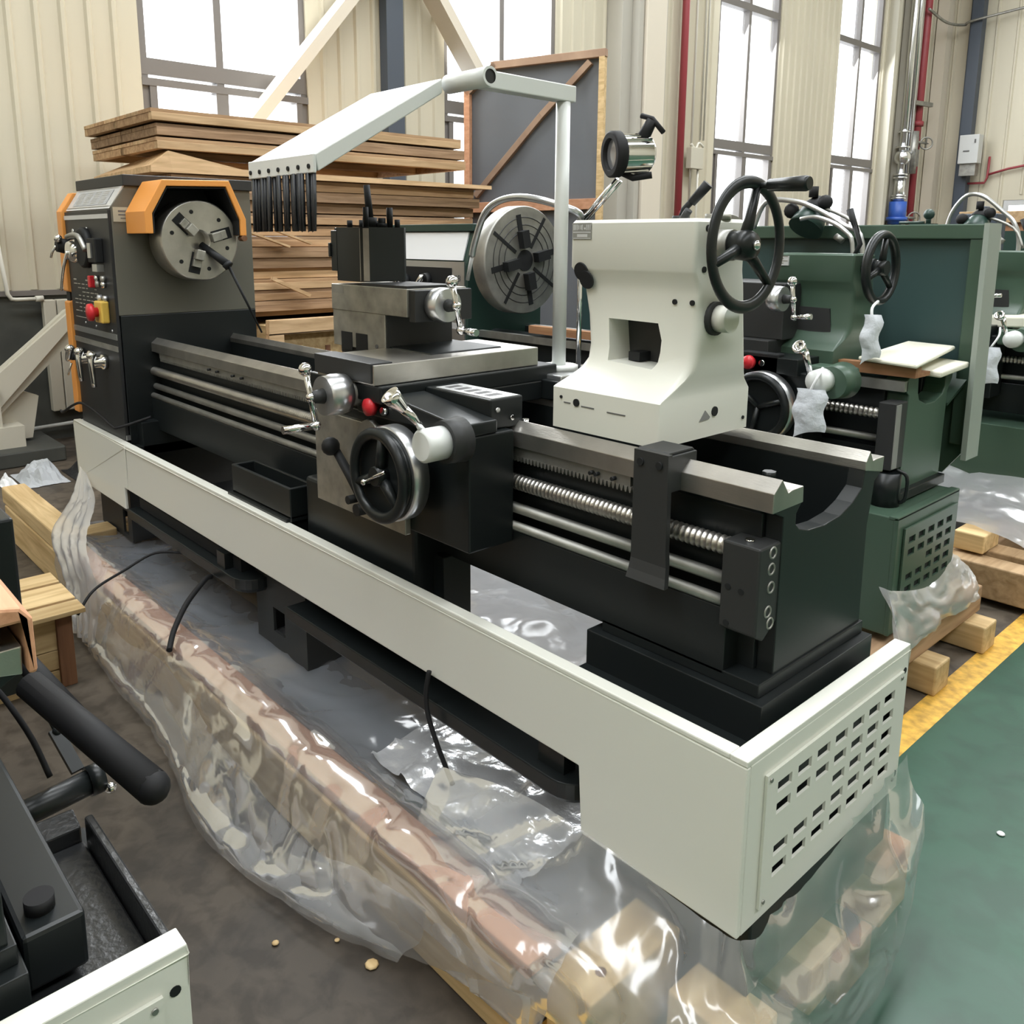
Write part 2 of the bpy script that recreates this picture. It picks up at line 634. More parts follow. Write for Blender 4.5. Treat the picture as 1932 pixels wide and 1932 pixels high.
# steel cross bracing in front of the wall, and its foot
b1 = MB().obox((-5.93, 1.45, 1.55), (-5.93, 3.62, 4.06), .09, .20, (1, 0, 0))
struct(b1.build('trim_3', creamw))
struct(MB().obox((-5.93, 3.55, 4.16), (-5.93, 5.35, 1.95), .09, .22, (1, 0, 0)).build('trim_4', creamw))
ft = MB()
ft.prism([(.10, .30), (.62, .80), (.62, .98), (.56, .97), (.02, .50)], 'x', -5.66, -5.60)
ft.prism([(.08, .335), (.03, .51), (.62, 1.0), (.66, .95)], 'x', -5.70, -5.56)
ft.prism([(-.25, .12), (.30, .12), (.36, .40), (.1, .52), (-.25, .60)], 'x', -5.72, -5.66)
ft.box(-5.74, -5.52, .02, .10, .10, .50)
ft.box(-5.72, -5.5, .06, .22, .10, .24)
struct(ft.build('trim_5', white_r))
struct(MB().box(-5.95, -5.35, -.5, .42, 0, .10).build('trim_6', dado, bevel=.01))

# dark blue downpipe columns on the left wall and the end wall
struct(MB().box(XW + .01, XW + .12, 3.50, 3.68, 0, ZC).box(XW + .01, XW + .05, 3.68, 3.73, 0, ZC).build('trim_7', bluegrey))
struct(MB().box(-5.50, -5.32, YW - .2, YW - .02, 0, ZC).box(-5.56, -5.50, YW - .08, YW - .02, 0, ZC).build('trim_8', bluegrey))
# boxed column between the windows, and the corner column
c = MB().box(XW, -5.86, 6.55, 6.72, 0, ZC).box(XW, -5.76, 6.72, 6.80, 0, ZC)
struct(c.build('trim_9', greyw, bevel=.004))
struct(MB().box(XW, -5.72, 6.815, 7.16, 0, ZC).build('trim_10', creamw, bevel=.004))
struct(MB().box(XW, -5.80, 7.16, 7.27, 0, ZC).build('trim_11', greyw))
struct(MB().box(XW, -5.95, 13.5, 13.62, 0, ZC).build('trim_12', white_r))
struct(MB().box(-6.05, -5.86, YW - .25, YW - .03, 0, ZC).build('trim_13', creamw))
struct(MB().box(XW + .02, -5.98, 14.0, 14.55, 0, ZC).build('trim_14', greyw))

# ------------------------------------------------------------------ pipework
rp = MB().tube([(-5.98, 7.86, .2), (-5.98, 7.86, 8.4)], .045, 12).tube([(-5.98, 7.86, 1.78), (-5.90, 7.95, 1.74)], .06, 12)
tag(rp.build('riser_pipe', pipe_red), 'slim red riser pipe on the bright wall right of the boxed column', 'pipe')
wp = thing('conduit', (-6.0, 8.2, 1.2), 'thin pale conduits with a junction box beside the slim red riser', 'conduit')
MB().tube([(-5.99, 8.1, 1.2), (-5.99, 8.1, 8.3)], .014, 8).tube([(-5.99, 8.35, 2.7), (-5.99, 8.35, 8.3)], .012, 8).tube([(-5.99, 8.28, 2.7), (-5.99, 8.28, 8.3)], .012, 8).tube([(-5.99, 8.26, 1.2), (-5.99, 8.26, 2.4)], .014, 8).build('tube', pipe_w, wp)
MB().box(-6.02, -5.94, 8.04, 8.30, 2.34, 2.60).build('junction_box', white_r, wp, bevel=.006)
MB().tube([(-5.98, 8.08, 2.64), (-5.97, 8.16, 2.58), (-5.98, 8.24, 2.66), (-5.98, 8.34, 2.62)], .016, 8, 4).build('flexible_link', pipe_w, wp)

pp = thing('riser_pipe', (-6.55 + .6, 15.0, 0), 'bright galvanised riser pipe with valves and a blue pump near the hall corner', 'pipe')
X = -5.90
g = MB()
g.tube([(X, 13.98, 1.4), (X, 13.98, 8.4)], .062, 14)
g.tube([(X + .01, 14.17, 2.6), (X + .01, 14.17, 8.4)], .05, 14)
for z, r in ((3.0, .12), (2.55, .12), (2.5, .12), (2.2, .13), (2.16, .13), (3.25, .1)):
    g.cyl((X, 13.99, z), (X, 13.99, z + .03), r, n=16)
g.cyl((X, 13.99, 2.05), (X, 13.99, 2.55), .095, n=16)
g.cyl((X, 13.99, 1.5), (X, 13.99, 1.78), .11, .075, n=16)
g.ball((X, 14.0, 2.85), .14, 14)
g.tube([(X, 13.98, 2.9), (X + .02, 14.25, 2.95), (X, 14.42, 2.9)], .05, 10, 4)
g.build('pipe_run', galv, pp)
MB().cyl((X, 13.99, 1.74), (X, 13.99, 2.12), .14, n=18).cyl((X, 13.99, 1.80), (X, 13.99, 1.86), .17, n=18).build('pump', blue, pp)
for cy, cz in ((14.62, 3.12), (14.40, 1.85)):
    v = MB()
    v.torus((X + .12, cy, cz), (.6, -.8, 0), .10, .014, 20, 8)
    v.obox((X + .12, cy - .08, cz), (X + .12, cy + .08, cz), .016, .016).obox((X + .12, cy, cz - .09), (X + .12, cy, cz + .09), .016, .016, (1, 0, 0))
    v.tube([(X + .12, cy, cz), (X + .02, cy - .28, cz + .02)], .022, 8)
    v.cyl((X + .03, cy - .22, cz - .06), (X + .03, cy - .22, cz + .1), .05, n=12)
    v.build('valve', steeld, pp)
MB().cyl((X + .02, 14.32, 2.6), (X + .02, 14.32, 3.3), .085, n=12).box(X - .02, X + .1, 14.26, 14.42, 2.72, 3.0).build('meter', steeld, pp)
rp = thing('riser_pipe', (-5.97, 14.45, 0), 'thick dark red riser pipe beside the galvanised pipe in the hall corner', 'pipe')
MB().tube([(-5.98, 14.66, .3), (-5.98, 14.66, 8.4)], .072, 14).cyl((-5.98, 14.66, 3.42), (-5.98, 14.66, 3.5), .1, n=16).build('pipe_run', pipe_red, rp)
MB().obox((-5.95, 14.2, 3.78), (-5.85, 14.85, 3.78), .06, .07).build('clamp_arm', steeld, rp)
cb = MB().tube([(-5.9, 14.5, 5.3), (-5.75, 14.9, 5.12), (-5.6, 15.3, 5.12), (-5.4, 15.25, 5.16), (-4.0, 15.42, 5.32)], .022, 8, 6)
tag(cb.build('cable', steeld), 'grey cable slung across the top of the hall corner', 'cable')
eb = thing('electrical_box', (-5.2, 15.3, 2.8), 'pale grey electrical box on the dark blue column of the end wall', 'box')
MB().box(-5.42, -5.10, 15.1, 15.3, 2.78, 3.26).build('cabinet', box_grey, eb, bevel=.01)
MB().box(-5.40, -5.14, 15.16, 15.3, 2.58, 2.78).build('switch_cover', steeld, eb)
MB().box(-5.17, -5.15, 15.085, 15.1, 3.12, 3.18).box(-5.34, -5.24, 15.09, 15.1, 2.98, 3.0).build('latch', ink, eb)
cb = MB().tube([(-5.4, 15.4, 2.46), (-5.05, 15.4, 2.46), (-5.02, 15.42, 2.55), (-5.02, 15.44, 2.9)], .02, 8)
cb.tube([(-5.0, 15.42, 2.6), (-4.7, 15.42, 2.68), (-4.2, 15.42, 2.76)], .02, 8)
tag(cb.build('conduit', pipe_red), 'reddish conduit elbow under the grey electrical box', 'conduit')
hm = MB().box(-5.93, -5.88, 14.9, 14.905, 3.75, 3.80)
pw = MB().tube([(-5.99, .265, 1.60), (-5.99, .31, 1.07), (-5.99, .33, 1.035), (-5.99, .36, 1.03), (-5.99, .50, 1.03)], .014, 8)
pw.cyl((-5.99, .48, 1.03), (-5.99, .53, 1.03), .022, n=10).box(-6.02, -5.95, .235, .30, 1.55, 1.61)
tag(pw.build('conduit', pipe_w), 'pale bent conduit at the left edge above the dark dado', 'conduit')
tag(MB().tube([(-5.97, .36, .115), (-5.97, 1.2, .145)], .014, 8).build('heating_pipe', box_grey), 'thin light pipe low on the wall behind the orange cover', 'pipe')
rd = thing('radiator', (-6.0, .8, .2), 'cream ribbed radiator on the dark dado left of the orange cover', 'radiator')
for k in range(4):
    y = .525 + .088 * k
    MB().box(-6.05, -5.98, y, y + .082, .22, 1.02).build('panel', white_r, rd, bevel=.006)


# ------------------------------------------------------------------ flat crate panels stacked by the wall
def make_panel(m1, m2):
    t = thing('flat_pallet', (0, 0, 0), '', 'timber panel', 'crate panels stacked by the wall')
    for k, (x0, x1) in enumerate(((-.05, 0), (-.64, -.58), (-1.2, -1.15))):
        MB().box(x0, x1, 0, 2.32, 0, .045).build('batten', m1, t, bevel=.002)
    for y0, y1 in ((0, .045), (2.275, 2.32)):
        MB().box(-1.15, -.05, y0, y1, 0, .045).build('end_batten', m2, t, bevel=.002)
    for k in range(6):
        MB().box(-1.2 + k * .2 + .003, -1.2 + k * .2 + .197, -.003, 2.323, .045, .066).build('plank', m2 if k % 2 else m1, t)
    return t


ORD = ['topmost', 'second', 'third', 'fourth', 'fifth', 'sixth', 'seventh', 'eighth', 'ninth', 'tenth', 'eleventh', 'twelfth',
       'thirteenth', 'fourteenth', 'fifteenth', 'sixteenth', 'seventeenth', 'eighteenth', 'nineteenth']
PZ = [2.125, 2.045, 1.968, 1.76, 1.69, 1.62, 1.545, 1.47, 1.40, 1.33, 1.262, 1.195, 1.125, 1.055, .985]
protos = [make_panel(woodb3, woodb), make_panel(woodb2, woodb2), make_panel(woodb, woodb2)]
pick = [0, 1, 0, 2, 1, 1, 2, 2, 2, 1, 1, 0, 0, 2, 1]
used = set()
for i, z in enumerate(PZ):
    k = pick[i]
    loc = (-4.5 + random.uniform(-.035, .02), .84 + random.uniform(-.03, .05) + (.10 if i > 2 else 0), z)
    rz = random.uniform(-.012, .012)
    lab = 'flat timber crate panel, %s of the stack by the wall' % (ORD[0] if i == 0 else ORD[i] + ' from the top')
    if k not in used:
        used.add(k)
        o = protos[k]
        o.location, o.rotation_euler = loc, (0, 0, rz)
        o['label'] = lab
    else:
        dup(protos[k], loc, rz, lab)
# the loose, roof-shaped boards between the third and the fourth panel, with splinters
lb = MB()
lb.loft([[(-5.55, .80, 1.831), (-4.52, .80, 1.831), (-4.52, .80, 1.87), (-5.55, .80, 1.85)],
         [(-5.5, 1.0, 1.831), (-4.5, .92, 1.831), (-4.5, .90, 1.955), (-5.5, 1.0, 1.94)],
         [(-5.6, 1.5, 1.831), (-4.48, 1.35, 1.831), (-4.48, 1.35, 1.87), (-5.6, 1.5, 1.90)],
         [(-5.6, 3.2, 1.831), (-4.42, 3.36, 1.831), (-4.42, 3.36, 1.858), (-5.6, 3.2, 1.86)]])
tag(lb.build('loose_board', woodb3), 'warped loose board pushed into the gap below the three upper crate panels', 'board')
sp = MB().obox((-4.47, 1.28, 1.52), (-4.44, 1.62, 1.40), .05, .012).obox((-4.47, 1.50, 1.52), (-4.44, 1.78, 1.42), .045, .012)
tag(sp.build('splinter', woodb3), 'split wood slivers hanging off the stack below the black brush', 'splinter')
sp = MB().obox((-4.46, 1.50, 1.20), (-4.44, 1.76, 1.08), .03, .022)
tag(sp.build('batten', woodb3), 'loose thin batten slanting across the stack left of the toolpost', 'batten')
# light crate under the stack
cr = thing('crate', (-4.8, 2.0, 0), 'pale timber crate under the stack, seen over the rear bed rail', 'crate')
MB().box(-5.6, -4.30, 1.42, 3.1, .02, .90).build('box_side', woodl, cr)
MB().box(-4.30, -4.25, 1.36, 3.1, .86, .95).box(-4.30, -4.25, 1.36, 1.46, .02, .86).box(-4.30, -4.25, 3.0, 3.1, .02, .86).build('frame', woodb3, cr, bevel=.004)
for k in range(9):
    yy = 1.52 + .13 * k
    MB().box(-4.30, -4.292, yy, yy + .035, .40 + .1 * (k % 3), .62 + .07 * (k % 4)).build('gap', woodd, cr)
MB().box(-5.6, -4.55, .86, 3.1, .95, .982).build('deck', woodb2, cr)
MB().box(-5.6, -4.6, .90, 1.36, 0, .95).build('support', woodb, cr)

# tall crate side with grey film, turned a little out of the wall plane
ca = radians(20.4)
def cw(d, z, off=0.):      # d metres along the panel, off metres towards the viewer
    return Vector((-5.22 + cos(ca) * d + sin(ca) * off, 3.78 + sin(ca) * d - cos(ca) * off, z))
fr = thing('crate_wall', tuple(cw(.6, 0)), 'big crate side of reddish timber lined with dark grey film', 'crate')
def bar(d0, z0, d1, z1, wd, m, name, off=.03, th=.05):
    MB().obox(cw(d0, z0, off), cw(d1, z1, off), th, wd, (0, 0, 1) if abs(z1 - z0) < .5 * abs(d1 - d0) else (cos(ca), sin(ca), 0)).build(name, m, fr, bevel=.003)
s_ = MB()
N = 24
vs, fs = [], []
for i in range(N + 1):
    for j in range(N + 1):
        d, u = .02 + 1.22 * i / N, j / N
        zt = 2.62 + .26 * min(1, d / .26) if d < .26 else 2.88
        z = .2 + (zt - .2) * u
        q = .012 * noise.noise(Vector((d * 5, z * 2, 1))) + .010 * sin(d * 34 + z * 7) * max(0, (d - .8) / .45)
        vs.append(cw(d, z, q))
for i in range(N):
    for j in range(N):
        a = i * (N + 1) + j
        fs.append((a, a + N + 1, a + N + 2, a + 1))
s_.add(vs, fs, True).build('film_lining', film, fr, recalc=False)
bar(.03, .02, .03, 2.70, .055, woodp, 'post')
bar(1.245, .02, 1.245, 2.86, .05, woodl, 'post')
bar(.02, 2.66, .30, 2.88, .05, woodr, 'top_rail')
bar(.26, 2.87, 1.275, 2.885, .06, woodr, 'top_rail')
bar(.02, 1.72, 1.26, 1.74, .085, woodp, 'rail')
bar(.02, .30, 1.26, .30, .09, woodp, 'rail')
bar(.10, 1.82, .72, 2.45, .05, woodr, 'brace', .02)
bar(.72, 2.45, 1.14, 2.83, .05, woodr, 'brace', .02)

# ------------------------------------------------------------------ rubbish on the floor at the far left
lump = MB()
N = 16
def heap(cx, cy, rx, ry, h, seed, n=16):
    vs, fs = [], []
    for i in range(n + 1):
        for j in range(n + 1):
            u, v = i / n * 2 - 1, j / n * 2 - 1
            r = min(1, math.sqrt(u * u + v * v))
            z = h * (1 - r ** 2) * (.55 + .9 * abs(noise.noise(Vector((u * 2.1 + seed, v * 2.1, seed))))) + .004
            vs.append((cx + rx * u + .03 * noise.noise(Vector((u * 3, v * 3, seed))), cy + ry * v, max(z, .004)))
    for i in range(n):
        for j in range(n):
            a = i * (n + 1) + j
            fs.append((a, a + n + 1, a + n + 2, a + 1))
    return vs, fs
tag(MB().add(*heap(-4.98, .16, .20, .12, .15, 3.1)).build('crumpled_sheet', greylump, recalc=False), 'crumpled grey sheet lying on the floor left of the white base cover', 'sheet')
tag(MB().add(*heap(-4.93, .41, .17, .10, .10, 8.4)).build('crumpled_bag', blackm, recalc=False), 'crumpled black bag beside the grey sheet on the floor', 'bag')
tag(MB().add(*heap(-4.98, -.02, .07, .045, .06, 5.5, 8)).build('paper_scrap', paper, recalc=False), 'torn pale scrap just left of the crumpled grey sheet', 'scrap')
random.seed(11)
bits = [(.45, .35, .012), (.62, .55, .012), (.5, .15, .015), (.3, .62, .01), (.85, .62, .012), (.55, 1.25, .01), (.1, 1.05, .01), (.75, .25, .009), (.25, .30, .02)]
for i, (x, y, r) in enumerate(bits):
    bt = MB().ball((x, y, .006), r, 8, .4)
    o = bt.build('chip', paper)
    tag(o, 'small pale chip lying on the green floor', 'chip', 'chips on the green floor')
for i, (x, y, r) in enumerate([(-.62, -.33, .015), (-.8, -.45, .008), (-.72, -.35, .006), (-.95, -.62, .008), (-3.5, -.45, .012), (-4.6, .05, .014), (-4.8, -.02, .012), (-1.2, -.72, .006)]):
    tag(MB().ball((x, y, .004), r, 8, .35).build('wood_chip', woodl), 'small pale wood chip on the brown floor', 'chip', 'chips on the brown floor')

# ================================================================== PALLET UNDER THE MAIN LATHE
pl = thing('pallet', (-1.8, .2, 0), 'long timber pallet under the black and white lathe', 'pallet')
MB().box(-3.95, -.30, -.245, -.135, .0, .165).build('skid', woodl, pl, bevel=.006)
MB().box(-3.0, -.262, -.238, -.150, .168, .20).build('top_board', woodp, pl, bevel=.004)
MB().box(-3.98, -3.02, -.245, -.14, .168, .25).build('top_board', woodl, pl, bevel=.008)
MB().box(-3.9, .035, .22, .36, .0, .105).build('skid', woodl, pl, bevel=.006)
MB().box(-3.9, .03, .53, .66, .0, .109).build('skid', woodb3, pl, bevel=.006)
for x0, x1, y0, y1, z1 in ((-.262, -.155, -.19, .065, .165), (-1.775, -1.635, -.134, .82, .109), (-3.38, -3.25, -.134, .055, .16), (-2.6, -2.5, -.134, .82, .10), (-1.0, -.9, -.134, .82, .10)):
    MB().box(x0, x1, y0, y1, max(.0, z1 - .165), z1).build('cross_beam', woodx, pl, bevel=.005)
MB().ball((-.19, -.125, .166), .011, 10, .3).build('knot', woodd, pl)
MB().box(-.12, .04, -.02, .09, 0, .11).build('block', woodx, pl, bevel=.005)
MB().box(.036, .06, .28, .42, 0, .10).box(-.03, .032, .53, .66, .109, .15).build('block', woodq, pl, bevel=.006)


# ================================================================== CLEAR SHEET OVER THE PALLET
def sheet(name, rows, ku, kv, m, parent, amp, freq, seed, sharp=.5):
    """rows: list of stations, each a list of points from the tucked edge to the hem"""
    A = [spline(r, kv) for r in rows]
    n = len(A[0])
    cols = [spline([a[j] for a in A], ku) for j in range(n)]
    nu = len(cols[0])
    g = [[cols[j][i] for j in range(n)] for i in range(nu)]
    vs = []
    for i in range(nu):
        for j in range(n):
            a, b = g[min(i + 1, nu - 1)][j] - g[max(i - 1, 0)][j], g[i][min(j + 1, n - 1)] - g[i][max(j - 1, 0)]
            nm = a.cross(b)
            nm = nm.normalized() if nm.length > 1e-9 else Vector((0, 0, 1))
            p = g[i][j]
            q = Vector((p.x * freq + seed, p.y * freq * 1.3, p.z * freq * 1.1))
            r1 = 1 - 2 * abs(noise.noise(q + Vector((noise.noise(q * .7), noise.noise(q * .9 + Vector((5, 5, 5))), 0)) * .9))
            r2 = 1 - 2 * abs(noise.noise(q * 2.7))
            d = amp * (sharp * (2 * r1 ** 4 if r1 > 0 else .25 * r1) + .22 * r2 + 1.0 * noise.noise(q * .45))
            o = p + nm * d
            if o.z < .006:
                o.z = .006 + .002 * (j % 2)
            vs.append(o)
    fs = [(i * n + j, (i + 1) * n + j, (i + 1) * n + j + 1, i * n + j + 1) for i in range(nu - 1) for j in range(n - 1)]
    return MB().add(vs, fs, True).build(name, m, parent, recalc=False, weld=False)


ps = thing('plastic_sheet', (-1.8, .1, 0), 'clear crumpled plastic sheet draped over the front of the main pallet', 'plastic sheet')
R_ = []
ST = [  # x, hem (x,y,z), belly bulge
    (-3.1, (-2.75, -.30, .03)), (-2.8, (-2.5, -.32, .02)), (-2.5, (-2.25, -.335, .02)), (-2.2, (-1.95, -.345, .015)), (-1.95, (-1.75, -.35, .02)),
    (-1.7, (-1.48, -.385, .012)), (-1.35, (-1.2, -.425, .012)), (-1.05, (-.95, -.41, .015)), (-.8, (-.74, -.36, .03)), (-.58, (-.55, -.29, .045)), (-.42, (-.40, -.28, .11)), (-.24, (-.22, -.275, .19))]
for x, h in ST:
    hx, hy, hz = h
    R_.append([(x - .05, .16, .135), (x - .02, .0, .12), (x, -.10, .19), (x + .02, -.165, .232), (x + .05, -.255, .218),
               ((x + hx) / 2 + .03, min((-.28 + hy) / 2, -.275), .11), (hx, hy, hz)])
sheet('front_drape', R_, 12, 9, poly, ps, .013, 5.0, 2.0)
# the hem lying doubled on the floor
R2 = []
for x, h in ST[1:10]:
    hx, hy, hz = h
    R2.append([(hx + .02, min(hy + .10, -.262), .12 + .03 * sin(hx * 9)), (hx + .01, min(hy + .05, -.266), .075), (hx - .01, hy + .0, .05), (hx - .02, hy - .012, .025)])
sheet('hem_fold', R2, 12, 7, poly, ps, .010, 7, 9.0)
# gathered curtain hanging from the head end of the base cover
R3 = []
for k in range(9):
    t = k / 8
    w_ = .014 * (k % 2)
    R3.append([(-3.52 + .10 * t, -.006, .41 - .02 * t), (-3.38 + .24 * t, -.06 - w_, .365 - .0 * t), (-3.26 + .34 * t, -.13 - w_, .32 + .05 * t), (-3.13 + .43 * t, -.225 - w_, .275 + .07 * t),
               (-3.02 + .46 * t, -.268 - w_, .23 + .08 * t), (-2.86 + .43 * t, -.285 - w_, .17 + .06 * t), (-2.72 + .32 * t, -.30 - w_, .09 + .03 * t), (-2.60 + .22 * t, -.325 - w_, .02 + .01 * t)])
sheet('gathered_end', R3, 7, 8, poly2, ps, .007, 8, 4.0)
# swathe round the near corner and up the vented end
R4 = []
C4 = [((-.75, -.05), (-.70, -.24), .26, .10), ((-.52, -.02), (-.50, -.26), .30, .10), ((-.30, -.02), (-.27, -.24), .315, .12), ((-.10, -.025), (-.10, -.20), .31, .09), ((.02, -.02), (.06, -.12), .31, .04),
      ((.03, .08), (.10, .05), .31, .03), ((.03, .22), (.115, .20), .325, .03), ((.03, .36), (.115, .36), .345, .04), ((.03, .50), (.09, .50), .36, .07), ((.024, .575), (.07, .58), .37, .12), ((.018, .615), (.05, .625), .375, .19)]
for (a, b, zt, zb) in C4:
    a, b = Vector((*a, zt)), Vector((*b, zb))
    R4.append([a, a.lerp(b, .3) + Vector((.01, -.01, -.005)), a.lerp(b, .6) + Vector((.03, -.02, .02)), a.lerp(b, .85) + Vector((.015, -.015, 0)), b])
sheet('corner_swathe', R4, 13, 10, poly, ps, .012, 6, 6.0)
# underlay on the pallet, seen under the machine
U = []
for k in range(14):
    x = -3.5 + 3.25 * k / 13
    U.append([(x, -.128, .17), (x, .02, .128), (x, .20, .122), (x, .45, .13), (x, .66, .14)])
sheet('underlay', U, 12, 9, polyi, ps, .009, 6, 12.0)
U = []
for k in range(12):
    x = -2.6 + 2.05 * k / 11
    U.append([(x, .62, .145), (x, .78, .16 + .03 * sin(k * 2.1)), (x, .95, .13), (x, 1.12, .10 + .03 * sin(k * 1.7)), (x, 1.28, .03)])
sheet('rear_drape', U, 12, 9, poly2, ps, .020, 5, 15.0)
# bright reflective film bundled on the pallet below the near trough
tag(sheet('crumpled_film', [[(x, -.06, .15), (x, .06, .165), (x, .22, .17), (x, .42, .165), (x, .58, .16)] for x in (-1.02, -.92, -.8, -.68, -.56, -.45)],
          10, 9, silverf, None, .020, 9, 20.0), 'shiny crumpled film lying on the pallet below the near chip trough', 'plastic film')
# ================================================================== MAIN LATHE
L = thing('lathe', (-1.8, .33, .11), 'long black and white metal lathe with orange chuck guard in the middle', 'lathe')

# ---- white sheet-metal base covers
c = MB().prism([(-2.885, .608), (0, .608), (0, .285), (-.358, .285), (-.368, .43), (-2.885, .43)], 'y', 0, .012)
c.box(-2.885, -.034, 0, .032, .608, .62)
c.build('front_cover', white, L, bevel=.003)
c = MB().plate('x', -.012, 0, (.012, .624), (.285, .608), [(.07, .575, .33, .56)])
c.box(-.034, 0, 0, .624, .608, .62)
ec = c.build('end_cover', white, L, bevel=.002)
H = []
for r, cols in enumerate(((0, 1, 2, 3, 4, 5, 6), (0, 1, 2, 3, 4, 5, 6), (3, 4, 5, 6), (0, 1, 2, 3, 4, 5, 6), (0, 1, 2, 3, 4, 5, 6))):
    zc = .534 - .0412 * r
    for k in cols:
        yc = .116 + .0684 * k
        H.append((yc - .0235, yc + .0235, zc - .0105, zc + .0105))
vp = MB().plate('x', .0005, .006, (.057, .59), (.314, .571), H).build('vent_panel', white, ec)
for yc, zc in ((.068, .56), (.579, .56), (.068, .325), (.579, .325)):
    MB().cyl((.004, yc, zc), (.0085, yc, zc), .004, n=10).build('screw', steeld, vp)
for yc, zc in ((.606, .565), (.606, .325)):
    MB().cyl((-.001, yc, zc), (.001, yc, zc), .007, n=12).build('bolt_hole', blackm, ec)
c = MB().prism([(-3.57, .608), (-2.889, .608), (-2.889, .43), (-2.932, .43), (-2.932, .336), (-3.565, .336)], 'y', 0, .012)
c.box(-3.57, -2.889, 0, .032, .608, .62).box(-3.57, -3.558, .012, .624, .336, .608)
c.build('head_cover', white, L, bevel=.003)
MB().box(-3.5, -2.955, .034, .05, .622, .642).build('trim_strip', alu, L)

# ---- pedestals, deck, chip troughs
MB().box(-.40, -.014, .07, .622, .11, .554).build('tail_pedestal', black, L, bevel=.004)
MB().plate('y', .075, .085, (-1.91, -1.578), (.112, .56), [(-1.795, -1.717, .178, .262)]).box(-1.91, -1.9, .085, .6, .112, .6).box(-1.588, -1.578, .085, .6, .112, .6).box(-1.91, -1.578, .59, .6, .112, .6).build('middle_pedestal', charcoal, L)
MB().plate('y', .06, .07, (-3.46, -3.06), (.14, .56), [(-3.17, -3.11, .16, .27)]).box(-3.46, -3.45, .07, .6, .14, .6).box(-3.07, -3.06, .07, .6, .14, .6).box(-3.46, -3.06, .59, .6, .14, .6).build('head_pedestal', charcoal, L)
MB().box(-.47, -.036, .014, .612, .555, .565).build('tail_deck', black, L)
MB().box(-3.55, -2.9, .016, .61, .56, .60).build('head_deck', black, L)


def trough(x0, x1, y0, y1, z0, z1, name):
    r = (y1 - y0) * .42
    P = [(x0, y0), (x1 - r, y0)] + [(x1 - r + r * sin(a), y0 + r - r * cos(a)) for a in [pi / 2 * k / 6 for k in range(7)]]
    P += [(x1, y1), (x0, y1)]
    P2 = [(x0, y0 + .012), (x1 - r, y0 + .012)] + [(x1 - r + (r - .012) * sin(a), y0 + r - (r - .012) * cos(a)) for a in [pi / 2 * k / 6 for k in range(7)]]
    P2 += [(x1 - .012, y1), (x0, y1)]
    b = MB().loft([[(p[0], p[1], z) for p in Q] for Q, z in ((P2, z0), (P, z0 + .015), (P, z1))])
    return b.build(name, black, L, bevel=.003)


trough(-2.88, -1.83, -.012, .17, .305, .355, 'chip_trough')
trough(-1.56, -.372, -.002, .17, .315, .365, 'chip_trough')
MB().box(-.505, -.43, .025, .06, .365, .425).build('trough_bracket', black, L)
MB().box(-2.04, -1.98, .0, .05, .355, .41).build('trough_bracket', black, L)
MB().box(-2.85, -1.92, .03, .55, .357, .40).build('chip_tray', blackm, L)

# ---- bed
BX0, BX1 = -2.97, -.08
prof = [(.205, .632), (.205, .97), (.17, .985), (.17, 1.0), (.21, 1.005), (.262, 1.005), (.266, .985), (.25, .968), (.25, .948), (.265, .935), (.30, .925), (.36, .921), (.42, .926), (.47, .942),
        (.507, .965), (.514, 1.0), (.55, 1.008), (.588, 1.006), (.588, .985), (.562, .97), (.556, .93), (.545, .88), (.548, .632)]
bed = MB().prism(prof, 'x', -.115, BX1)
prof2 = [(.195, .66), (.195, .97), (.17, .985), (.17, 1.0), (.21, 1.005), (.262, 1.005), (.262, .84), (.51, .84), (.514, 1.0), (.55, 1.008), (.588, 1.006), (.588, .985), (.55, .97), (.54, .66)]
bed.prism(prof2, 'x', BX0, -.115)
bed.box(BX0, -.15, .150, .20, .66, .790)                    # ledge along the lower front
bed.box(-.47, -.055, .13, .56, .56, .642).box(-.445, -.075, .15, .555, .642, .668)
bed.box(-1.95, -.945, .12, .21, .40, .665).box(-3.2, -2.9, .08, .60, .56, .7)
for k in range(9):
    bed.box(-2.7 + .3 * k, -2.68 + .3 * k, .26, .51, .80, .90)
bedo = bed.build('bed', black, L, bevel=.004)
fr_ = [(.164, .985), (.164, 1.021), (.190, 1.0425), (.213, 1.014), (.225, 1.017), (.2655, 1.017), (.2675, .986)]
MB().prism(fr_, 'x', BX0, BX1 + .002).build('front_rail', steel, bedo, bevel=.0015)
rr_ = [(.512, 1.0), (.512, 1.018), (.527, 1.0385), (.543, 1.016), (.553, 1.017), (.593, 1.017), (.591, .984)]
MB().prism(rr_, 'x', BX0, BX1 + .002).build('rear_rail', steel, bedo, bevel=.0015)
rk = MB().box(-2.9, -.40, .172, .19, .962, .985)
for k in range(228):
    x = -2.89 + .011 * k
    rk.prism([(x, .962), (x + .003, .950), (x + .006, .950), (x + .009, .962)], 'y', .170, .19)
rk.build('rack', steeld, bedo)
for x in (-.50, -.485, -.44, -2.4, -2.33, -2.2, -2.13):
    MB().cyl((x, .160, .972), (x, .175, .972), .0045, n=8).build('rack_screw', blackm, bedo)
MB().cyl((-.205, .365, .845), (-.205, .365, .985), .011, n=14).cyl((-.205, .365, .985), (-.205, .365, 1.0), .014, n=6).build('stud', black, bedo)

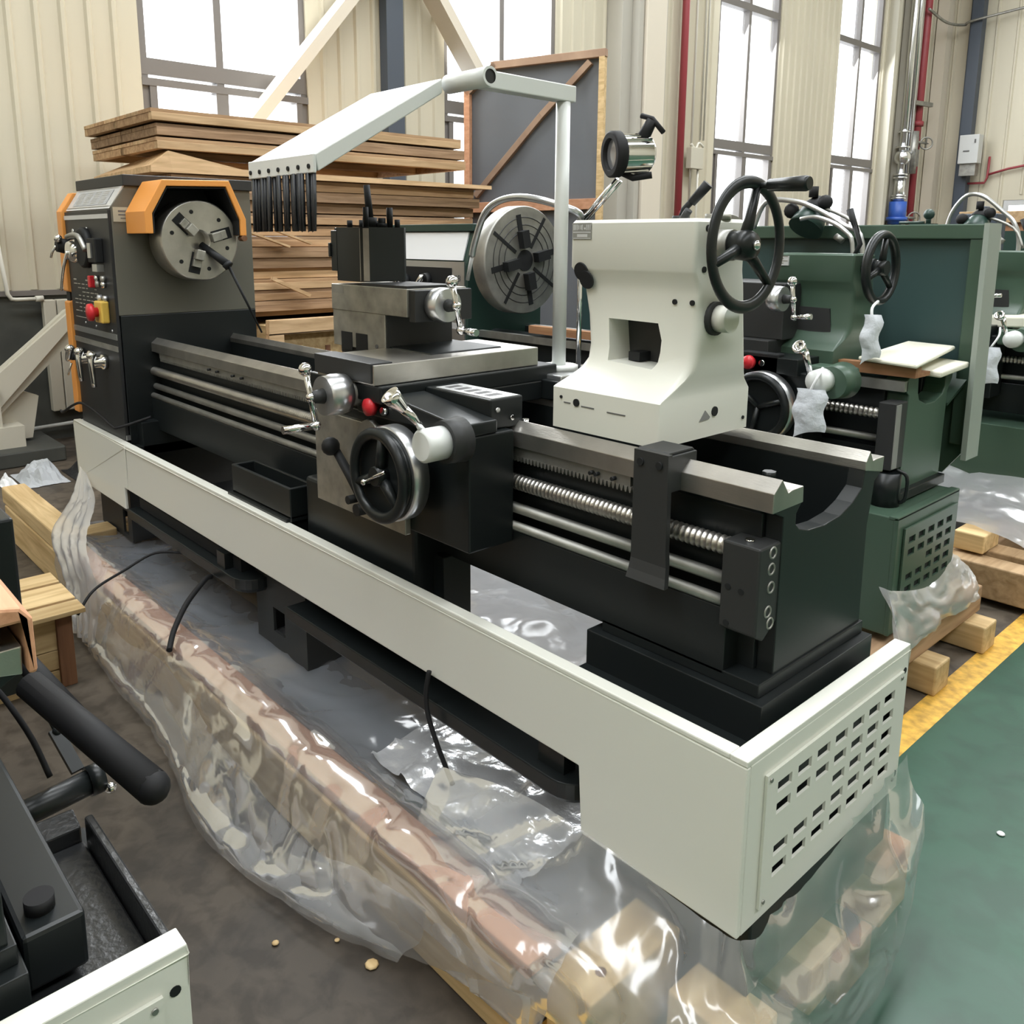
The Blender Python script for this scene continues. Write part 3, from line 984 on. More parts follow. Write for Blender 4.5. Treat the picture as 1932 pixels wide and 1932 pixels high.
# ---- screws and shafts along the front
ls = [(0, .0)]
x, Lx = 0, 2.84
while x < Lx:
    ls += [(x, .0145), (x + .0045, .0185), (x + .0075, .0185), (x + .012, .0145)]
    x += .012
ls += [(Lx, 0)]
MB().rev(ls, (-2.98, .170, .902), (1, 0, 0), 14).build('lead_screw', steel, L)
MB().cyl((-2.98, .172, .838), (-.14, .172, .838), .0125, n=16).build('feed_shaft', steeld, L)
MB().cyl((-2.98, .158, .80), (-.14, .158, .80), .011, n=16).build('control_shaft', steeld, L)
bk = MB().prism([(.138, .76), (.138, .925), (.21, .925), (.21, .775), (.165, .745)], 'x', -.158, -.082).build('end_bracket', castst, L, bevel=.004)
bk.data.materials[0] = charcoal
for z, yy in ((.80, .175), (.845, .18), (.88, .178), (.91, .18), (.775, .185)):
    MB().torus((-.082, yy, z), (1, 0, 0), .010, .0022, 16, 6).build('plug', steeld, bk)
for x, z in ((-.142, .84), (-.115, .838), (-.142, .77)):
    MB().cyl((x, .1365, z), (x, .139, z), .006, n=12).build('bolt_hole', blackm, bk)
MB().cyl((-.12, .165, .925), (-.12, .165, .929), .009, n=6).build('oiler', chrome, bk)
st = MB().box(-.355, -.272, .125, .212, .985, 1.056).prism([(.125, 1.056), (.132, 1.062), (.205, 1.062), (.212, 1.056)], 'x', -.350, -.277)
sto = st.build('bed_stop', charcoal, L, bevel=.002)
pls = [(.112, 1.062, 0.), (.112, .88, .002), (.112, .845, .004), (.106, .825, .008), (.098, .808, .013)]
MB().loft([[(-.345 - .0 * w_, y, z), (-.265 + w_, y, z), (-.265 + w_, y + .012, z), (-.345 - .0 * w_, y + .012, z)] for y, z, w_ in pls]).build('wiper_plate', charcoal, sto)
for x in (-.328, -.284):
    MB().cyl((x, .108, 1.04), (x, .113, 1.04), .0075, n=12).build('bolt', blackm, sto)

# ---- headstock
HX0, HX1 = -3.54, -2.96
hs = MB().prism([(.045, 1.14), (.045, 1.575), (.105, 1.656), (.64, 1.656), (.64, 1.14)], 'x', HX0, HX1)
hd = hs.build('headstock', greygreen, L, bevel=.003)
MB().box(HX0, HX1, .05, .64, .60, 1.14).build('gearbox_case', black, hd, bevel=.003)
MB().box(HX0 - .01, HX1 + .012, .095, .65, 1.656, 1.70).build('top_cover', charcoal, hd, bevel=.003)
MB().box(HX0 + .005, HX1 - .002, .033, .046, .60, 1.562).build('front_plate', panelblk, hd, bevel=.002)
cp = MB().loft([[(HX0 + .005, .040, 1.567), (HX1 - .003, .040, 1.567), (HX1 - .003, .046, 1.572), (HX0 + .005, .046, 1.572)],
                [(HX0 + .005, .098, 1.656), (HX1 - .003, .098, 1.656), (HX1 - .003, .106, 1.656), (HX0 + .005, .106, 1.656)]]).build('sign_plate', label_m, hd)
def slope(x, t, o):   # point on the sloping sign, t 0..1 up the slope
    return (x, .040 + .058 * t - .83 * o, 1.567 + .089 * t + .56 * o)
q = MB()
q.add([slope(HX0 + .075, .2, .0015), slope(HX1 - .07, .2, .0015), slope(HX1 - .07, .86, .0015), slope(HX0 + .075, .86, .0015)], [(0, 1, 2, 3)])
q.build('chart', screenp, cp)
q = MB()
for k in range(7):
    t = .26 + .085 * k
    for j in range(4):
        x0 = HX0 + .10 + .10 * j
        q.add([slope(x0, t, .002), slope(x0 + .07, t, .002), slope(x0 + .07, t + .03, .002), slope(x0, t + .03, .002)], [(0, 1, 2, 3)])
for t in (.1, .93):
    q.add([slope(HX0 + .03, t, .002), slope(HX1 - .03, t, .002), slope(HX1 - .03, t + .025, .002), slope(HX0 + .03, t + .025, .002)], [(0, 1, 2, 3)])
q.build('print_line', alu, cp)
for z0, z1, m in ((1.528, 1.546, label_m), (1.040, 1.064, alu), (.992, 1.014, steeld)):
    MB().box(HX0 + .008, HX1 - .006, .029, .034, z0, z1).build('bright_strip', m, hd)
q = MB()
random.seed(5)
for k in range(9):
    z = 1.268 - .017 * k
    for j in range(6):
        if random.random() < .75:
            x0 = HX0 + .06 + .055 * j
            q.box(x0, x0 + random.uniform(.02, .045), .0318, .0332, z, z + .0035 if k else z + .006)
q.box(HX0 + .05, HX0 + .40, .0318, .0332, 1.105, 1.107)
q.build('print_line', greyw, hd)
for x, z, r in ((-3.43, 1.478, .012), (-3.24, 1.490, .006), (-3.36, 1.085, .005), (-3.22, 1.08, .005), (-3.02, 1.075, .005), (-3.45, 1.462, .006)):
    MB().cyl((x, .030, z), (x, .035, z), r, n=12).build('plate_screw', alu, hd)
def lever(x, z, r, dz, m=chrome, kx=0., body=.035):
    kb = MB().rev([(0, 0), (0, r), (body * .5, r * .95), (body, r * .72), (body, 0)], (x, .033, z), (0, -1, 0), 22).build('selector_knob', m, hd)
    MB().tube([(x, .033 - body, z), (x + kx * .4, .033 - body - .015, z - dz * .45), (x + kx, .033 - body - .02, z - dz)], [.008, .005], 8, 4).build('lever', chrome, kb)
    return kb
lever(-3.50, 1.415, .034, .05, blackm, -.02, .055)
MB().ball((-3.47, -.02, 1.448), .018, 12).build('lever_ball', chrome, hd)
lever(-3.36, 1.395, .052, .17, chrome, -.07, .05)
MB().rev([(0, 0), (0, .085), (.02, .085), (.028, .075), (.028, 0)], (-3.26, .034, 1.41), (0, -1, 0), 30).build('dial', blackm, hd)
MB().tube([(-3.37, -.01, 1.455), (-3.30, -.012, 1.462), (-3.22, -.008, 1.455), (-3.17, 0, 1.40)], .011, 8, 4).build('dial_lever', steeld, hd)
MB().box(-3.15, -3.05, .0, .034, 1.35, 1.45).build('switch_block', blackm, hd, bevel=.005)
MB().box(-3.13, -3.09, -.006, .0, 1.37, 1.43).box(-3.12, -3.06, .005, .034, 1.315, 1.345).build('switch_rocker', alu, hd)
MB().box(-3.215, -3.185, .01, .034, 1.245, 1.295).build('stop_rocker', red, hd, bevel=.004)
for x, z, m in ((-3.14, 1.285, chrome), (-3.13, 1.262, steeld), (-3.06, 1.285, steeld), (-3.06, 1.262, chrome), (-3.12, 1.205, label_m), (-3.05, 1.205, alu)):
    MB().rev([(0, 0), (0, .014), (.016, .013), (.018, .0)], (x, .033, z), (0, -1, 0), 16).build('button', m, hd)
MB().box(-3.125, -3.035, .0, .033, 1.105, 1.195).build('switch_box', yellow, hd, bevel=.006)
MB().rev([(0, 0), (0, .02), (.02, .02), (.02, .037), (.036, .035), (.042, .0)], (-3.085, .0, 1.15), (0, -1, 0), 24).build('emergency_stop', red, hd)
for x, dz, kx in ((-3.43, .02, -.03), (-3.30, .095, .02), (-3.13, .10, .02)):
    k_ = MB().rev([(0, 0), (0, .032), (.02, .032), (.025, .022), (.055, .020), (.055, 0)], (x, .033, .935), (0, -1, 0), 20).build('feed_knob', blackm if dz < .05 else chrome, hd)
    MB().tube([(x, -.025, .96), (x + kx * .3, -.03, .93), (x + kx, -.03, .935 - dz)], [.018, .010], 8, 4).ball((x, -.025, .965), .021, 12).build('lever', chrome, k_)
MB().tube([(-3.44, -.02, .90), (-3.47, -.03, .845)], .004, 8).build('pin', chrome, hd)
# orange end cover
oc = MB().prism([(.02, .655), (.02, 1.165), (.045, 1.175), (.045, 1.205), (.02, 1.215), (.02, 1.565), (.075, 1.648), (.62, 1.648), (.62, .655)], 'x', -3.607, -3.542)
oc.build('gear_cover', orange, L, bevel=.004)
MB().box(-3.60, -3.55, .030, .05, 1.17, 1.21).box(-3.60, -3.55, .028, .05, 1.41, 1.46).build('cover_latch', blackm, L)
pt_ = MB().box(-2.9595, -2.958, .052, .128, 1.515, 1.572).build('name_plate', platem, hd)
pt_.data.materials[0] = mat('plate_olive', (.42, .40, .31), .5)
MB().box(-2.958, -2.9574, .072, .118, 1.553, 1.560).box(-2.958, -2.9574, .072, .121, 1.540, 1.545).box(-2.958, -2.9574, .080, .121, 1.527, 1.531).build('print_line', ink, pt_)

# ---- chuck and its guard
CY, CZ = .335, 1.442
ck = MB().rev([(0, 0), (0, .11), (.03, .11), (.03, .158), (.035, .162), (.150, .162), (.156, .156), (.156, .044), (.10, .044), (.10, 0)], (-2.958, CY, CZ), (1, 0, 0), 56).build('chuck', steel, L)
for k in range(3):
    a = radians(15 + 120 * k)
    d = Vector((0, cos(a), sin(a)))
    p0, p1 = Vector((-2.80, CY, CZ)) + d * .052, Vector((-2.80, CY, CZ)) + d * .135
    MB().obox(p0, p1, .046, .004, (1, 0, 0)).build('jaw_slot', blackm, ck)
    j_ = MB().obox(p0 - d * .012 + Vector((.018, 0, 0)), p0 + d * .028 + Vector((.018, 0, 0)), .034, .036, (1, 0, 0))
    j_.obox(p0 + d * .028 + Vector((.008, 0, 0)), p0 + d * .058 + Vector((.008, 0, 0)), .034, .018, (1, 0, 0))
    j_.build('jaw', castst, ck, bevel=.002)
for k in range(6):
    a = radians(45 + 60 * k)
    MB().cyl((-2.804, CY + .118 * cos(a), CZ + .118 * sin(a)), (-2.801, CY + .118 * cos(a), CZ + .118 * sin(a)), .0085, n=12).build('bolt_hole', blackm, ck)
go = [(.098, 1.468), (.098, 1.552), (.172, 1.674), (.446, 1.682), (.512, 1.530), (.512, 1.462)]
gi = [(.128, 1.468), (.128, 1.545), (.190, 1.650), (.432, 1.657), (.486, 1.525), (.486, 1.462)]
gd = MB().prism(go + gi[::-1], 'x', -2.955, -2.745).build('chuck_guard', orange, L, bevel=.003)
gl_ = [(.131, 1.470), (.131, 1.544), (.192, 1.647), (.430, 1.654), (.483, 1.524), (.483, 1.464)]
gj_ = [(.136, 1.470), (.136, 1.543), (.195, 1.643), (.427, 1.650), (.479, 1.523), (.479, 1.464)]
MB().prism(gl_ + gj_[::-1], 'x', -2.953, -2.752).build('guard_lining', blackm, gd)
MB().prism(gi, 'x', -2.957, -2.954).build('guard_lining', blackm, gd)
MB().cyl((-2.87, .105, 1.535), (-2.87, .118, 1.542), .012, n=14).build('bolt_hole', mat('rust_bolt', (.18, .05, .02), .6), gd)
MB().cyl((-2.78, .50, 1.452), (-2.742, .50, 1.452), .012, n=14).build('hinge_pin', woodd, gd)
ky = MB().cyl((-2.83, .350, 1.425), (-2.73, .415, 1.345), .014, .017, 14).cyl((-2.735, .41, 1.35), (-2.725, .418, 1.338), .02, n=14)
ky.cyl((-2.730, .415, 1.345), (-2.70, .535, 1.060), .0065, .004, 10)
kk = thing('chuck_key', (-2.78, .38, 1.4), 'dark chuck key with a thin bar, stuck in the chuck inside the orange guard', 'chuck key')
ky.build('key_bar', blackm, kk)

# ---- carriage: saddle, slides, toolpost
sd = MB().box(-1.37, -.985, .03, .599, 1.02, 1.072).box(-.984, -.745, .10, .20, 1.03, 1.10).box(-1.372, -.746, .50, .60, 1.021, 1.075)
sd.prism([(-1.31, 1.07), (-.985, 1.07), (-.985, 1.112), (-1.31, 1.112)], 'y', -.03, .56).box(-.983, -.975, .06, .09, 1.05, 1.08)
sad = sd.build('saddle', black, L, bevel=.004)
MB().box(-.955, -.75, .11, .19, 1.10, 1.1015).build('dial_plate', label_m, sad)
q = MB()
for k in range(5):
    q.box(-.94 + .036 * k, -.92 + .036 * k, .125, .165, 1.1015, 1.1022)
q.build('print_line', ink, sad)
for yy, zz in ((.12, 1.075), (.165, 1.052)):
    MB().cyl((-.746, yy, zz), (-.741, yy, zz), .006, n=10).build('screw', chrome, sad)
MB().cyl((-.735, .20, 1.02), (-.735, .20, 1.045), .008, n=10).build('wiper_screw', chrome, sad)
for x, zz in ((-1.24, 1.095), (-1.16, 1.095)):
    MB().cyl((x, -.036, zz), (x, -.028, zz), .007, n=10).build('screw', chrome, sad)
cs = MB().box(-1.255, -1.0, -.038, .50, 1.113, 1.162).build('cross_slide', steel, L, bevel=.002)
MB().box(-1.262, -1.005, -.042, .02, 1.118, 1.166).build('slide_cover', charcoal, cs, bevel=.002)
sw = MB().prism([(-1.495, 1.165), (-1.26, 1.165), (-1.235, 1.15), (-1.235, 1.128), (-1.495, 1.128)], 'y', .17, .40)
MB().box(-1.49, -1.06, .178, .42, 1.128, 1.166).build('swivel_foot', black, L, bevel=.004)
cb_ = MB().box(-1.512, -1.25, .168, .40, 1.15, 1.252).build('compound_base', castst, L, bevel=.002)
MB().box(-1.25, -1.245, .172, .395, 1.15, 1.25).build('shade_face', charcoal, cb_)  # thin charcoal sheet paints the shade on the steel's right face
for x0, x1 in ((-1.468, -1.412), (-1.392, -1.335)):
    MB().box(x0, x1, .1665, .169, 1.142, 1.192).build('bolt_slot', blackm, cb_)
MB().cyl((-1.29, .166, 1.163), (-1.29, .169, 1.163), .006, n=10).build('mark', ink, cb_)
ts = MB().box(-1.512, -1.145, .165, .365, 1.252, 1.325).build('top_slide', castst, L, bevel=.002)
MB().box(-1.145, -1.118, .172, .362, 1.24, 1.322).build('shade_cap', charcoal, ts, bevel=.002)  # charcoal block added so the slide's right end looks shaded
MB().box(-1.508, -1.448, .1645, .166, 1.300, 1.324).build('scale_plate', steeld, ts)
MB().box(-1.36, -1.15, .17, .33, 1.325, 1.332).build('post_plate', charcoal, ts)
tp = MB().prism([(-1.510, .20), (-1.495, .177), (-1.372, .177), (-1.352, .192), (-1.352, .31), (-1.365, .325), (-1.495, .325), (-1.51, .31)], 'z', 1.334, 1.483).build('tool_post', black, L)
for a, b in (((-1.375, .1765), (-1.351, .1915)), ((-1.511, .199), (-1.494, .1765))):
    MB().add([(a[0], a[1] - .0005, 1.337), (b[0] + .0005, b[1] - .0005, 1.337), (b[0] + .0005, b[1] - .0005, 1.480), (a[0], a[1] - .0005, 1.480)], [(0, 1, 2, 3)]).build('ground_edge', steeld, tp)
MB().box(-1.548, -1.512, .19, .30, 1.36, 1.475).box(-1.56, -1.50, .21, .28, 1.46, 1.483).box(-1.556, -1.545, .185, .31, 1.40, 1.44).build('tool_holder', black, tp, bevel=.002)
for x, y, r, h in ((-1.425, .245, .021, .028), (-1.40, .215, .008, .055), (-1.385, .285, .009, .055), (-1.37, .30, .008, .022), (-1.475, .21, .008, .02), (-1.49, .26, .008, .022), (-1.395, .265, .016, .012), (-1.395, .265, .011, .026), (-1.46, .30, .008, .02)):
    MB().cyl((x, y, 1.483), (x, y, 1.483 + h), r, n=8).build('clamp_bolt', blackm, tp)
MB().cyl((-1.425, .245, 1.508), (-1.43, .24, 1.60), .011, .009, 12).build('clamp_handle', blackm, tp)
# ball cranks
def crank(axis, c, r, depth, armv, hv, hl, par, name):
    """dial at c with outward axis, crank arm along armv (half length), handle of length hl at its lower end along hv"""
    c, ax, av, hv = Vector(c), Vector(axis), Vector(armv), Vector(hv)
    d = MB().rev([(0, 0), (0, r * .94), (depth * .25, r), (depth * .62, r), (depth * .66, r * .96), (depth, r * .95), (depth, 0)], c, ax, 36).build(name, alu, par, bevel=.0)
    MB().cyl(c + ax * depth, c + ax * (depth + .03), r * .38, r * .28, 16).build('hub', charcoal, d)
    m = c + ax * (depth + .032)
    MB().tube([m + av, m, m - av], [.0075, .0075], 10).ball(m + av, .0165, 14).ball(m, .0125, 12).ball(m - av, .012, 12).build('crank_arm', chrome, d)
    MB().cyl(m - av, m - av + hv * hl, .008, .0095, 12).build('handle', chrome, d)
    return d
crank((1, 0, 0), (-1.117, .242, 1.284), .045, .048, (0, -.014, .062), (1, .0, -.03), .062, ts, 'compound_dial')
# apron
ap = MB().box(-1.345, -.72, .016, .15, .765, 1.03).prism([(-1.12, 1.0305), (-.7195, 1.0305), (-.7195, 1.06), (-.98, 1.09), (-1.12, 1.075)], 'y', -.008, .099)
apo = ap.build('apron', black, L, bevel=.004)
MB().box(-1.345, -.938, .0, .0165, .755, 1.005).build('front_plate', castst, apo, bevel=.002)
hsg = MB().cyl((-1.115, .02, 1.083), (-1.115, -.055, 1.083), .034, n=24).cyl((-1.115, .02, 1.083), (-1.115, .0, 1.083), .043, n=24).build('dial_housing', steeld, apo)
crank((0, -1, 0), (-1.115, -.045, 1.083), .050, .062, (-.014, -.004, .066), (-.05, -1, 0), .085, apo, 'cross_feed_dial')
MB().rev([(0, 0), (0, .012), (.014, .012), (.014, .022), (.028, .021), (.032, 0)], (-1.035, -.008, 1.058), (0, -1, 0), 20).build('emergency_stop', red, apo)
MB().rev([(0, 0), (0, .011), (.012, .010), (.012, 0)], (-.995, -.008, 1.052), (0, -1, 0), 16).build('button', chrome, apo)
wd = MB().rev([(0, .095), (0, .112), (.035, .112), (.04, .108), (.04, .095)], (-.925, -.02, .921), (0, -1, 0), 56).build('carriage_wheel', alu, apo)
wb = MB().torus((-.925, -.082, .921), (0, 1, 0), .098, .014, 48, 12, .8)
for k in range(3):
    a = radians(80 + 120 * k)
    wb.tube([(-.925, -.075, .921), (-.925 + .096 * cos(a), -.082, .921 + .096 * sin(a))], [.016, .009], 8)
wb.rev([(0, 0), (0, .028), (.03, .022), (.03, 0)], (-.925, -.065, .921), (0, -1, 0), 20).rev([(0, 0), (0, .10), (.01, .10), (.01, 0)], (-.925, -.058, .921), (0, -1, 0), 40)
wb.build('wheel_rim', black, wd)
MB().tube([(-.955, -.10, .905), (-.87, -.10, .945)], .004, 8).ball((-.957, -.10, .903), .008, 10).build('pin', chrome, wd)
MB().rev([(0, 0), (0, .055), (.012, .052), (.012, 0)], (-1.07, .0, .965), (0, -1, 0), 30).build('cover_disc', steeld, apo)
MB().tube([(-1.195, -.03, .925), (-1.14, -.02, .86), (-1.09, -.012, .80)], [.011, .014], 10).ball((-1.20, -.04, .933), .024, 14).build('feed_lever', blackm, apo)
MB().cyl((-1.09, .0, .79), (-1.09, -.04, .79), .016, n=14).cyl((-1.12, .0, .81), (-1.12, -.045, .81), .011, n=12).build('feed_knob', blackm, apo)
hb = MB().rev([(0, 0), (0, .050), (.05, .046), (.05, 0)], (-.728, .0, 1.03), (0, -1, 0), 30).build('lever_boss', charcoal, apo)
MB().rev([(0, 0), (0, .036), (.052, .036), (.058, .03), (.058, 0)], (-.728, -.05, 1.03), (0, -1, 0), 30).build('lever_hub', white2, hb)
MB().tube([(-.738, -.085, 1.05), (-.742, -.115, 1.09), (-.748, -.14, 1.115)], [.007, .011], 12).rev([(0, .011), (.03, .019), (.045, .021), (.045, .016), (.01, .004)], (-.747, -.135, 1.110), (-.12, -.50, .55), 20).build('half_nut_lever', chrome, hb)
# coolant tray tucked behind the front cover
ct = MB().plate('z', .63, .725, (-1.95, -1.56), (.03, .115), [(-1.935, -1.575, .042, .105)]).box(-1.95, -1.56, .03, .115, .62, .64)
ct.box(-1.97, -1.57, .02, .10, .56, .63)
ct.build('oil_tray', black, L, bevel=.003)
MB().box(-1.52, -.985, .06, .19, .42, .77).build('apron_guard', black, L, bevel=.01)
MB().obox((-.66, .52, .66), (-.60, .50, .36), .03, .015, (0, 1, 0)).build('drain_strut', black, L)

# ---- tailstock
def rect(z, x0, x1, y0, y1, r=.012, n=3):
    P = []
    for cx, cy, a0 in ((x1 - r, y1 - r, 0), (x0 + r, y1 - r, 90), (x0 + r, y0 + r, 180), (x1 - r, y0 + r, 270)):
        for k in range(n + 1):
            a = radians(a0 + 90 * k / n)
            P.append((cx + r * cos(a), cy + r * sin(a), z))
    return P
S_ = [(1.046, -.642, -.35, .192, .51, .004), (1.135, -.642, -.35, .192, .51, .004), (1.139, -.640, -.35, .196, .508, .006), (1.158, -.628, -.345, .225, .49, .014), (1.176, -.617, -.338, .247, .478, .018),
      (1.196, -.612, -.331, .262, .466, .02), (1.225, -.614, -.327, .270, .456, .02), (1.29, -.622, -.326, .274, .445, .018), (1.345, -.634, -.326, .276, .436, .014), (1.362, -.642, -.327, .273, .434, .012), (1.386, -.657, -.329, .262, .43, .010),
      (1.392, -.66, -.33, .259, .43, .009), (1.486, -.66, -.33, .259, .43, .009), (1.493, -.655, -.335, .264, .425, .009)]
tb = MB().loft([rect(*s) for s in S_], True)
tl = tb.build('tailstock', white, L)
tl = cut(tl, MB().loft([rect2 for rect2 in [[(-.556, y, 1.286), (-.424, y, 1.284), (-.412, y, 1.25), (-.414, y, 1.205), (-.424, y, 1.190), (-.546, y, 1.196)] for y in (.15, .345)]]))
for p_ in tl.data.polygons:
    p_.use_smooth = True
md = tl.modifiers.new('es', 'EDGE_SPLIT')
md.split_angle = radians(32)
MB().box(-.57, -.40, .338, .343, 1.185, 1.29).build('recess_plate', charcoal, tl)
MB().box(-.52, -.49, .30, .338, 1.196, 1.215).build('recess_block', blackm, tl)
MB().box(-.435, -.42, .30, .338, 1.196, 1.22).build('recess_block', blackm, tl)
q = MB().rev([(0, 0), (0, .021), (.003, .02), (.003, 0)], (-.628, .262, 1.383), (-.05, -1, -.25), 24)
q.rev([(0, 0), (0, .021), (.003, .02), (.003, 0)], (-.614, .264, 1.366), (-.05, -1, -.25), 24)
q.build('clamp_hole', blackm, tl)
for x, y, z, r, ax in ((-.385, .2735, 1.330, .0055, 'y'), (-.343, .2735, 1.330, .0055, 'y'), (-.57, .191, 1.108, .0085, 'y'), (-.615, .191, 1.115, .0035, 'y'),
                       (-.329, .295, 1.474, .007, 'x'), (-.328, .287, 1.395, .006, 'x'), (-.349, .38, 1.098, .0105, 'x'), (-.349, .49, 1.07, .004, 'x')):
    a = Vector((x, y, z))
    d = Vector((0, -.0015, 0)) if ax == 'y' else Vector((.0015, 0, 0))
    MB().cyl(a - d, a + d, r, n=16).build('bolt_hole', blackm, tl)
q = MB()
for x0, x1, z in ((-.607, -.588, 1.103), (-.556, -.52, 1.101), (-.484, -.435, 1.099)):
    q.box(x0, x1, .1908, .193, z, z + .0025)
q.build('seam', ink, tl)
npl = MB().box(-.652, -.598, .2570, .2585, 1.452, 1.487).build('name_plate', mat('plate_dull', (.27, .27, .25), .5), tl)
q = MB()
for k, (u0, u1, v0, v1) in enumerate(((.05, .11, .56, .9), (.14, .2, .56, .9), (.24, .28, .56, .9), (.32, .36, .6, .86), (.43, .47, .6, .86), (.5, .54, .56, .9), (.62, .7, .6, .72), (.74, .77, .56, .9), (.82, .86, .56, .9), (.92, .95, .56, .9), (.03, .97, .40, .46), (.25, .8, .14, .32), (.03, .97, .04, .08))):
    q.box(-.652 + .054 * u0, -.652 + .054 * u1, .2564, .2571, 1.452 + .035 * v0, 1.452 + .035 * v1)
q.build('print_line', label_m, npl)
tr = MB().prism([(.326, 1.082), (.346, 1.104), (.364, 1.088), (.36, 1.084)], 'x', -.3505, -.3485)
tr.build('warning_triangle', mat('grey_ink', (.24, .24, .235), .6), tl)
MB().cyl((-.42, .33, 1.490), (-.42, .33, 1.50), .018, n=16).cyl((-.395, .30, 1.49), (-.38, .30, 1.51), .008, n=10).build('lever_boss', charcoal, tl)
MB().tube([(-.42, .33, 1.495), (-.415, .332, 1.512), (-.385, .345, 1.548)], [.006, .007], 10).tube([(-.402, .338, 1.525), (-.372, .35, 1.562)], [.009, .011], 10).build('quill_lever', blackm, tl)
MB().cyl((-.352, .36, 1.492), (-.352, .36, 1.503), .026, n=20).build('oil_cap', castst, tl)
MB().cyl((-.35, .325, 1.298), (-.318, .325, 1.298), .034, n=20).build('set_over_ring', charcoal, tl)
MB().cyl((-.32, .33, 1.298), (-.288, .33, 1.298), .027, n=20).build('set_over_boss', white, tl)
# handwheel
hx, hy, hz = -.262, .328, 1.442
hw = MB().torus((hx, hy, hz), (1, 0, 0), .118, .0125, 56, 14, .62)
for k in range(3):
    a = radians(78 + 120 * k)
    hw.tube([(hx - .01, hy, hz), (hx - .004, hy + .05 * cos(a), hz + .05 * sin(a)), (hx, hy + .117 * cos(a), hz + .117 * sin(a))], [.013, .008], 10)
hw.rev([(0, 0), (0, .026), (.04, .030), (.055, .024), (.058, 0)], (hx - .04, hy, hz), (1, 0, 0), 24)
hwo = hw.build('handwheel', black, tl)
MB().cyl((-.335, hy, hz), (hx - .03, hy, hz), .030, n=24).build('spindle', steeld, hwo)
MB().rev([(0, 0), (0, .010), (.008, .009), (.012, 0)], (hx + .016, hy, hz), (1, 0, 0), 16).build('hub_nut', chrome, hwo)
MB().cyl((hx, hy + .026, hz + .112), (hx + .028, hy + .026, hz + .112), .006, n=10).rev([(0, 0), (0, .0115), (.075, .0145), (.082, .012), (.082, 0)], (hx + .024, hy + .026, hz + .112), (1, 0, 0), 20).build('handle', black, hwo)

# ---- chip guard on its post
cg = MB().cyl((-1.022, .605, 1.094), (-1.022, .605, 1.815), .0195, n=24).cyl((-1.022, .605, 1.088), (-1.022, .605, 1.102), .055, n=8)
cgo = cg.build('guard_post', white2, L)
MB().box(-1.12, -.93, .52, .66, 1.055, 1.088).build('post_bracket', alu, cgo, bevel=.004)
MB().obox((-1.022, .635, 1.836), (-1.022, .315, 1.838), .040, .042).build('guard_arm', white2, cgo, bevel=.003)
tu = MB().rev([(0, .017), (0, .0235), (.16, .0235), (.16, .017)], (-1.125, .293, 1.836), (1, 0, 0), 28).build('pivot_tube', white2, cgo)
MB().cyl((-.975, .293, 1.836), (-.968, .293, 1.836), .0175, n=20).build('tube_end', charcoal, cgo)
ph = [(.262, 1.846), (.262, 1.810), (-.098, 1.602), (-.106, 1.640)]
gp = MB().loft([[(-1.112, *p) for p in ph], [(-1.43, *p) for p in ph]])
gpo = gp.build('guard_flap', white2, cgo, bevel=.003)
fl = MB().box(-1.432, -1.110, -.112, -.104, 1.598, 1.640).build('brush_rail', white2, cgo, bevel=.002)
for k in range(7):
    MB().cyl((-1.418 + .048 * k, -.115, 1.613), (-1.418 + .048 * k, -.111, 1.613), .0055, n=12).build('rivet', blackm, fl)
random.seed(3)
br = MB()
for k in range(26):
    x0 = -1.4275 + .0119 * k
    sw_ = random.uniform(-.006, .006)
    yy = -.108 + random.uniform(-.006, .006)
    br.loft([[(x0, yy, 1.600), (x0 + .0165, yy - .003, 1.600), (x0 + .0165, yy + .003, 1.600), (x0, yy + .003, 1.600)],
             [(x0 + sw_ * .4, yy, 1.53), (x0 + .0165 + sw_ * .4, yy - .005, 1.53), (x0 + .0165 + sw_ * .4, yy + .003, 1.53), (x0 + sw_ * .4, yy + .004, 1.53)],
             [(x0 + sw_, yy, 1.468 + random.uniform(-.003, .003)), (x0 + .0145 + sw_, yy - .004, 1.468), (x0 + .0145 + sw_, yy + .003, 1.468), (x0 + sw_, yy + .004, 1.468)]], True)
br.build('bristle_curtain', brushm, cgo)

# ---- work lamp and coolant hose on a thin post
lp = MB().cyl((-1.034, .70, 1.075), (-1.034, .70, 1.50), .0075, n=12).build('lamp_post', chrome, L)
MB().box(-1.06, -1.0, .66, .74, 1.05, 1.08).ball((-1.034, .70, 1.505), .014, 12).build('post_clamp', black, lp)
MB().tube([(-1.034, .70, 1.505), (-.905, .70, 1.615)], .006, 10).tube([(-1.026, .708, 1.50), (-.898, .708, 1.608)], .004, 8).build('lamp_arm', chrome, lp)
hc, hdir = Vector((-.862, .70, 1.676)), Vector((-.40, -.86, -.05)).normalized()
lamp_o = MB().rev([(-.055, 0), (-.055, .040), (-.045, .050), (.04, .050)], hc, hdir, 32)
for k in range(16):
    a = 2 * pi * k / 16
    u = hdir.orthogonal().normalized()
    w_ = hdir.cross(u)
    p = hc + (u * cos(a) + w_ * sin(a)) * .050
    lamp_o.obox(p - hdir * .045, p + hdir * .035, .005, .004, (u * cos(a) + w_ * sin(a)))
lho = lamp_o.build('lamp_head', chrome, lp)
MB().rev([(.028, .051), (.036, .060), (.058, .060), (.062, .055), (.062, .042), (.05, .040)], hc, hdir, 36).build('lamp_rim', rubber, lho)
MB().rev([(.046, 0), (.050, .02), (.05, .041)], hc, hdir, 28).build('lens', lampglass, lho)
kb = MB().tube([hc + Vector((.02, .02, .035)), hc + Vector((.045, .03, .085))], [.018, .014], 10)
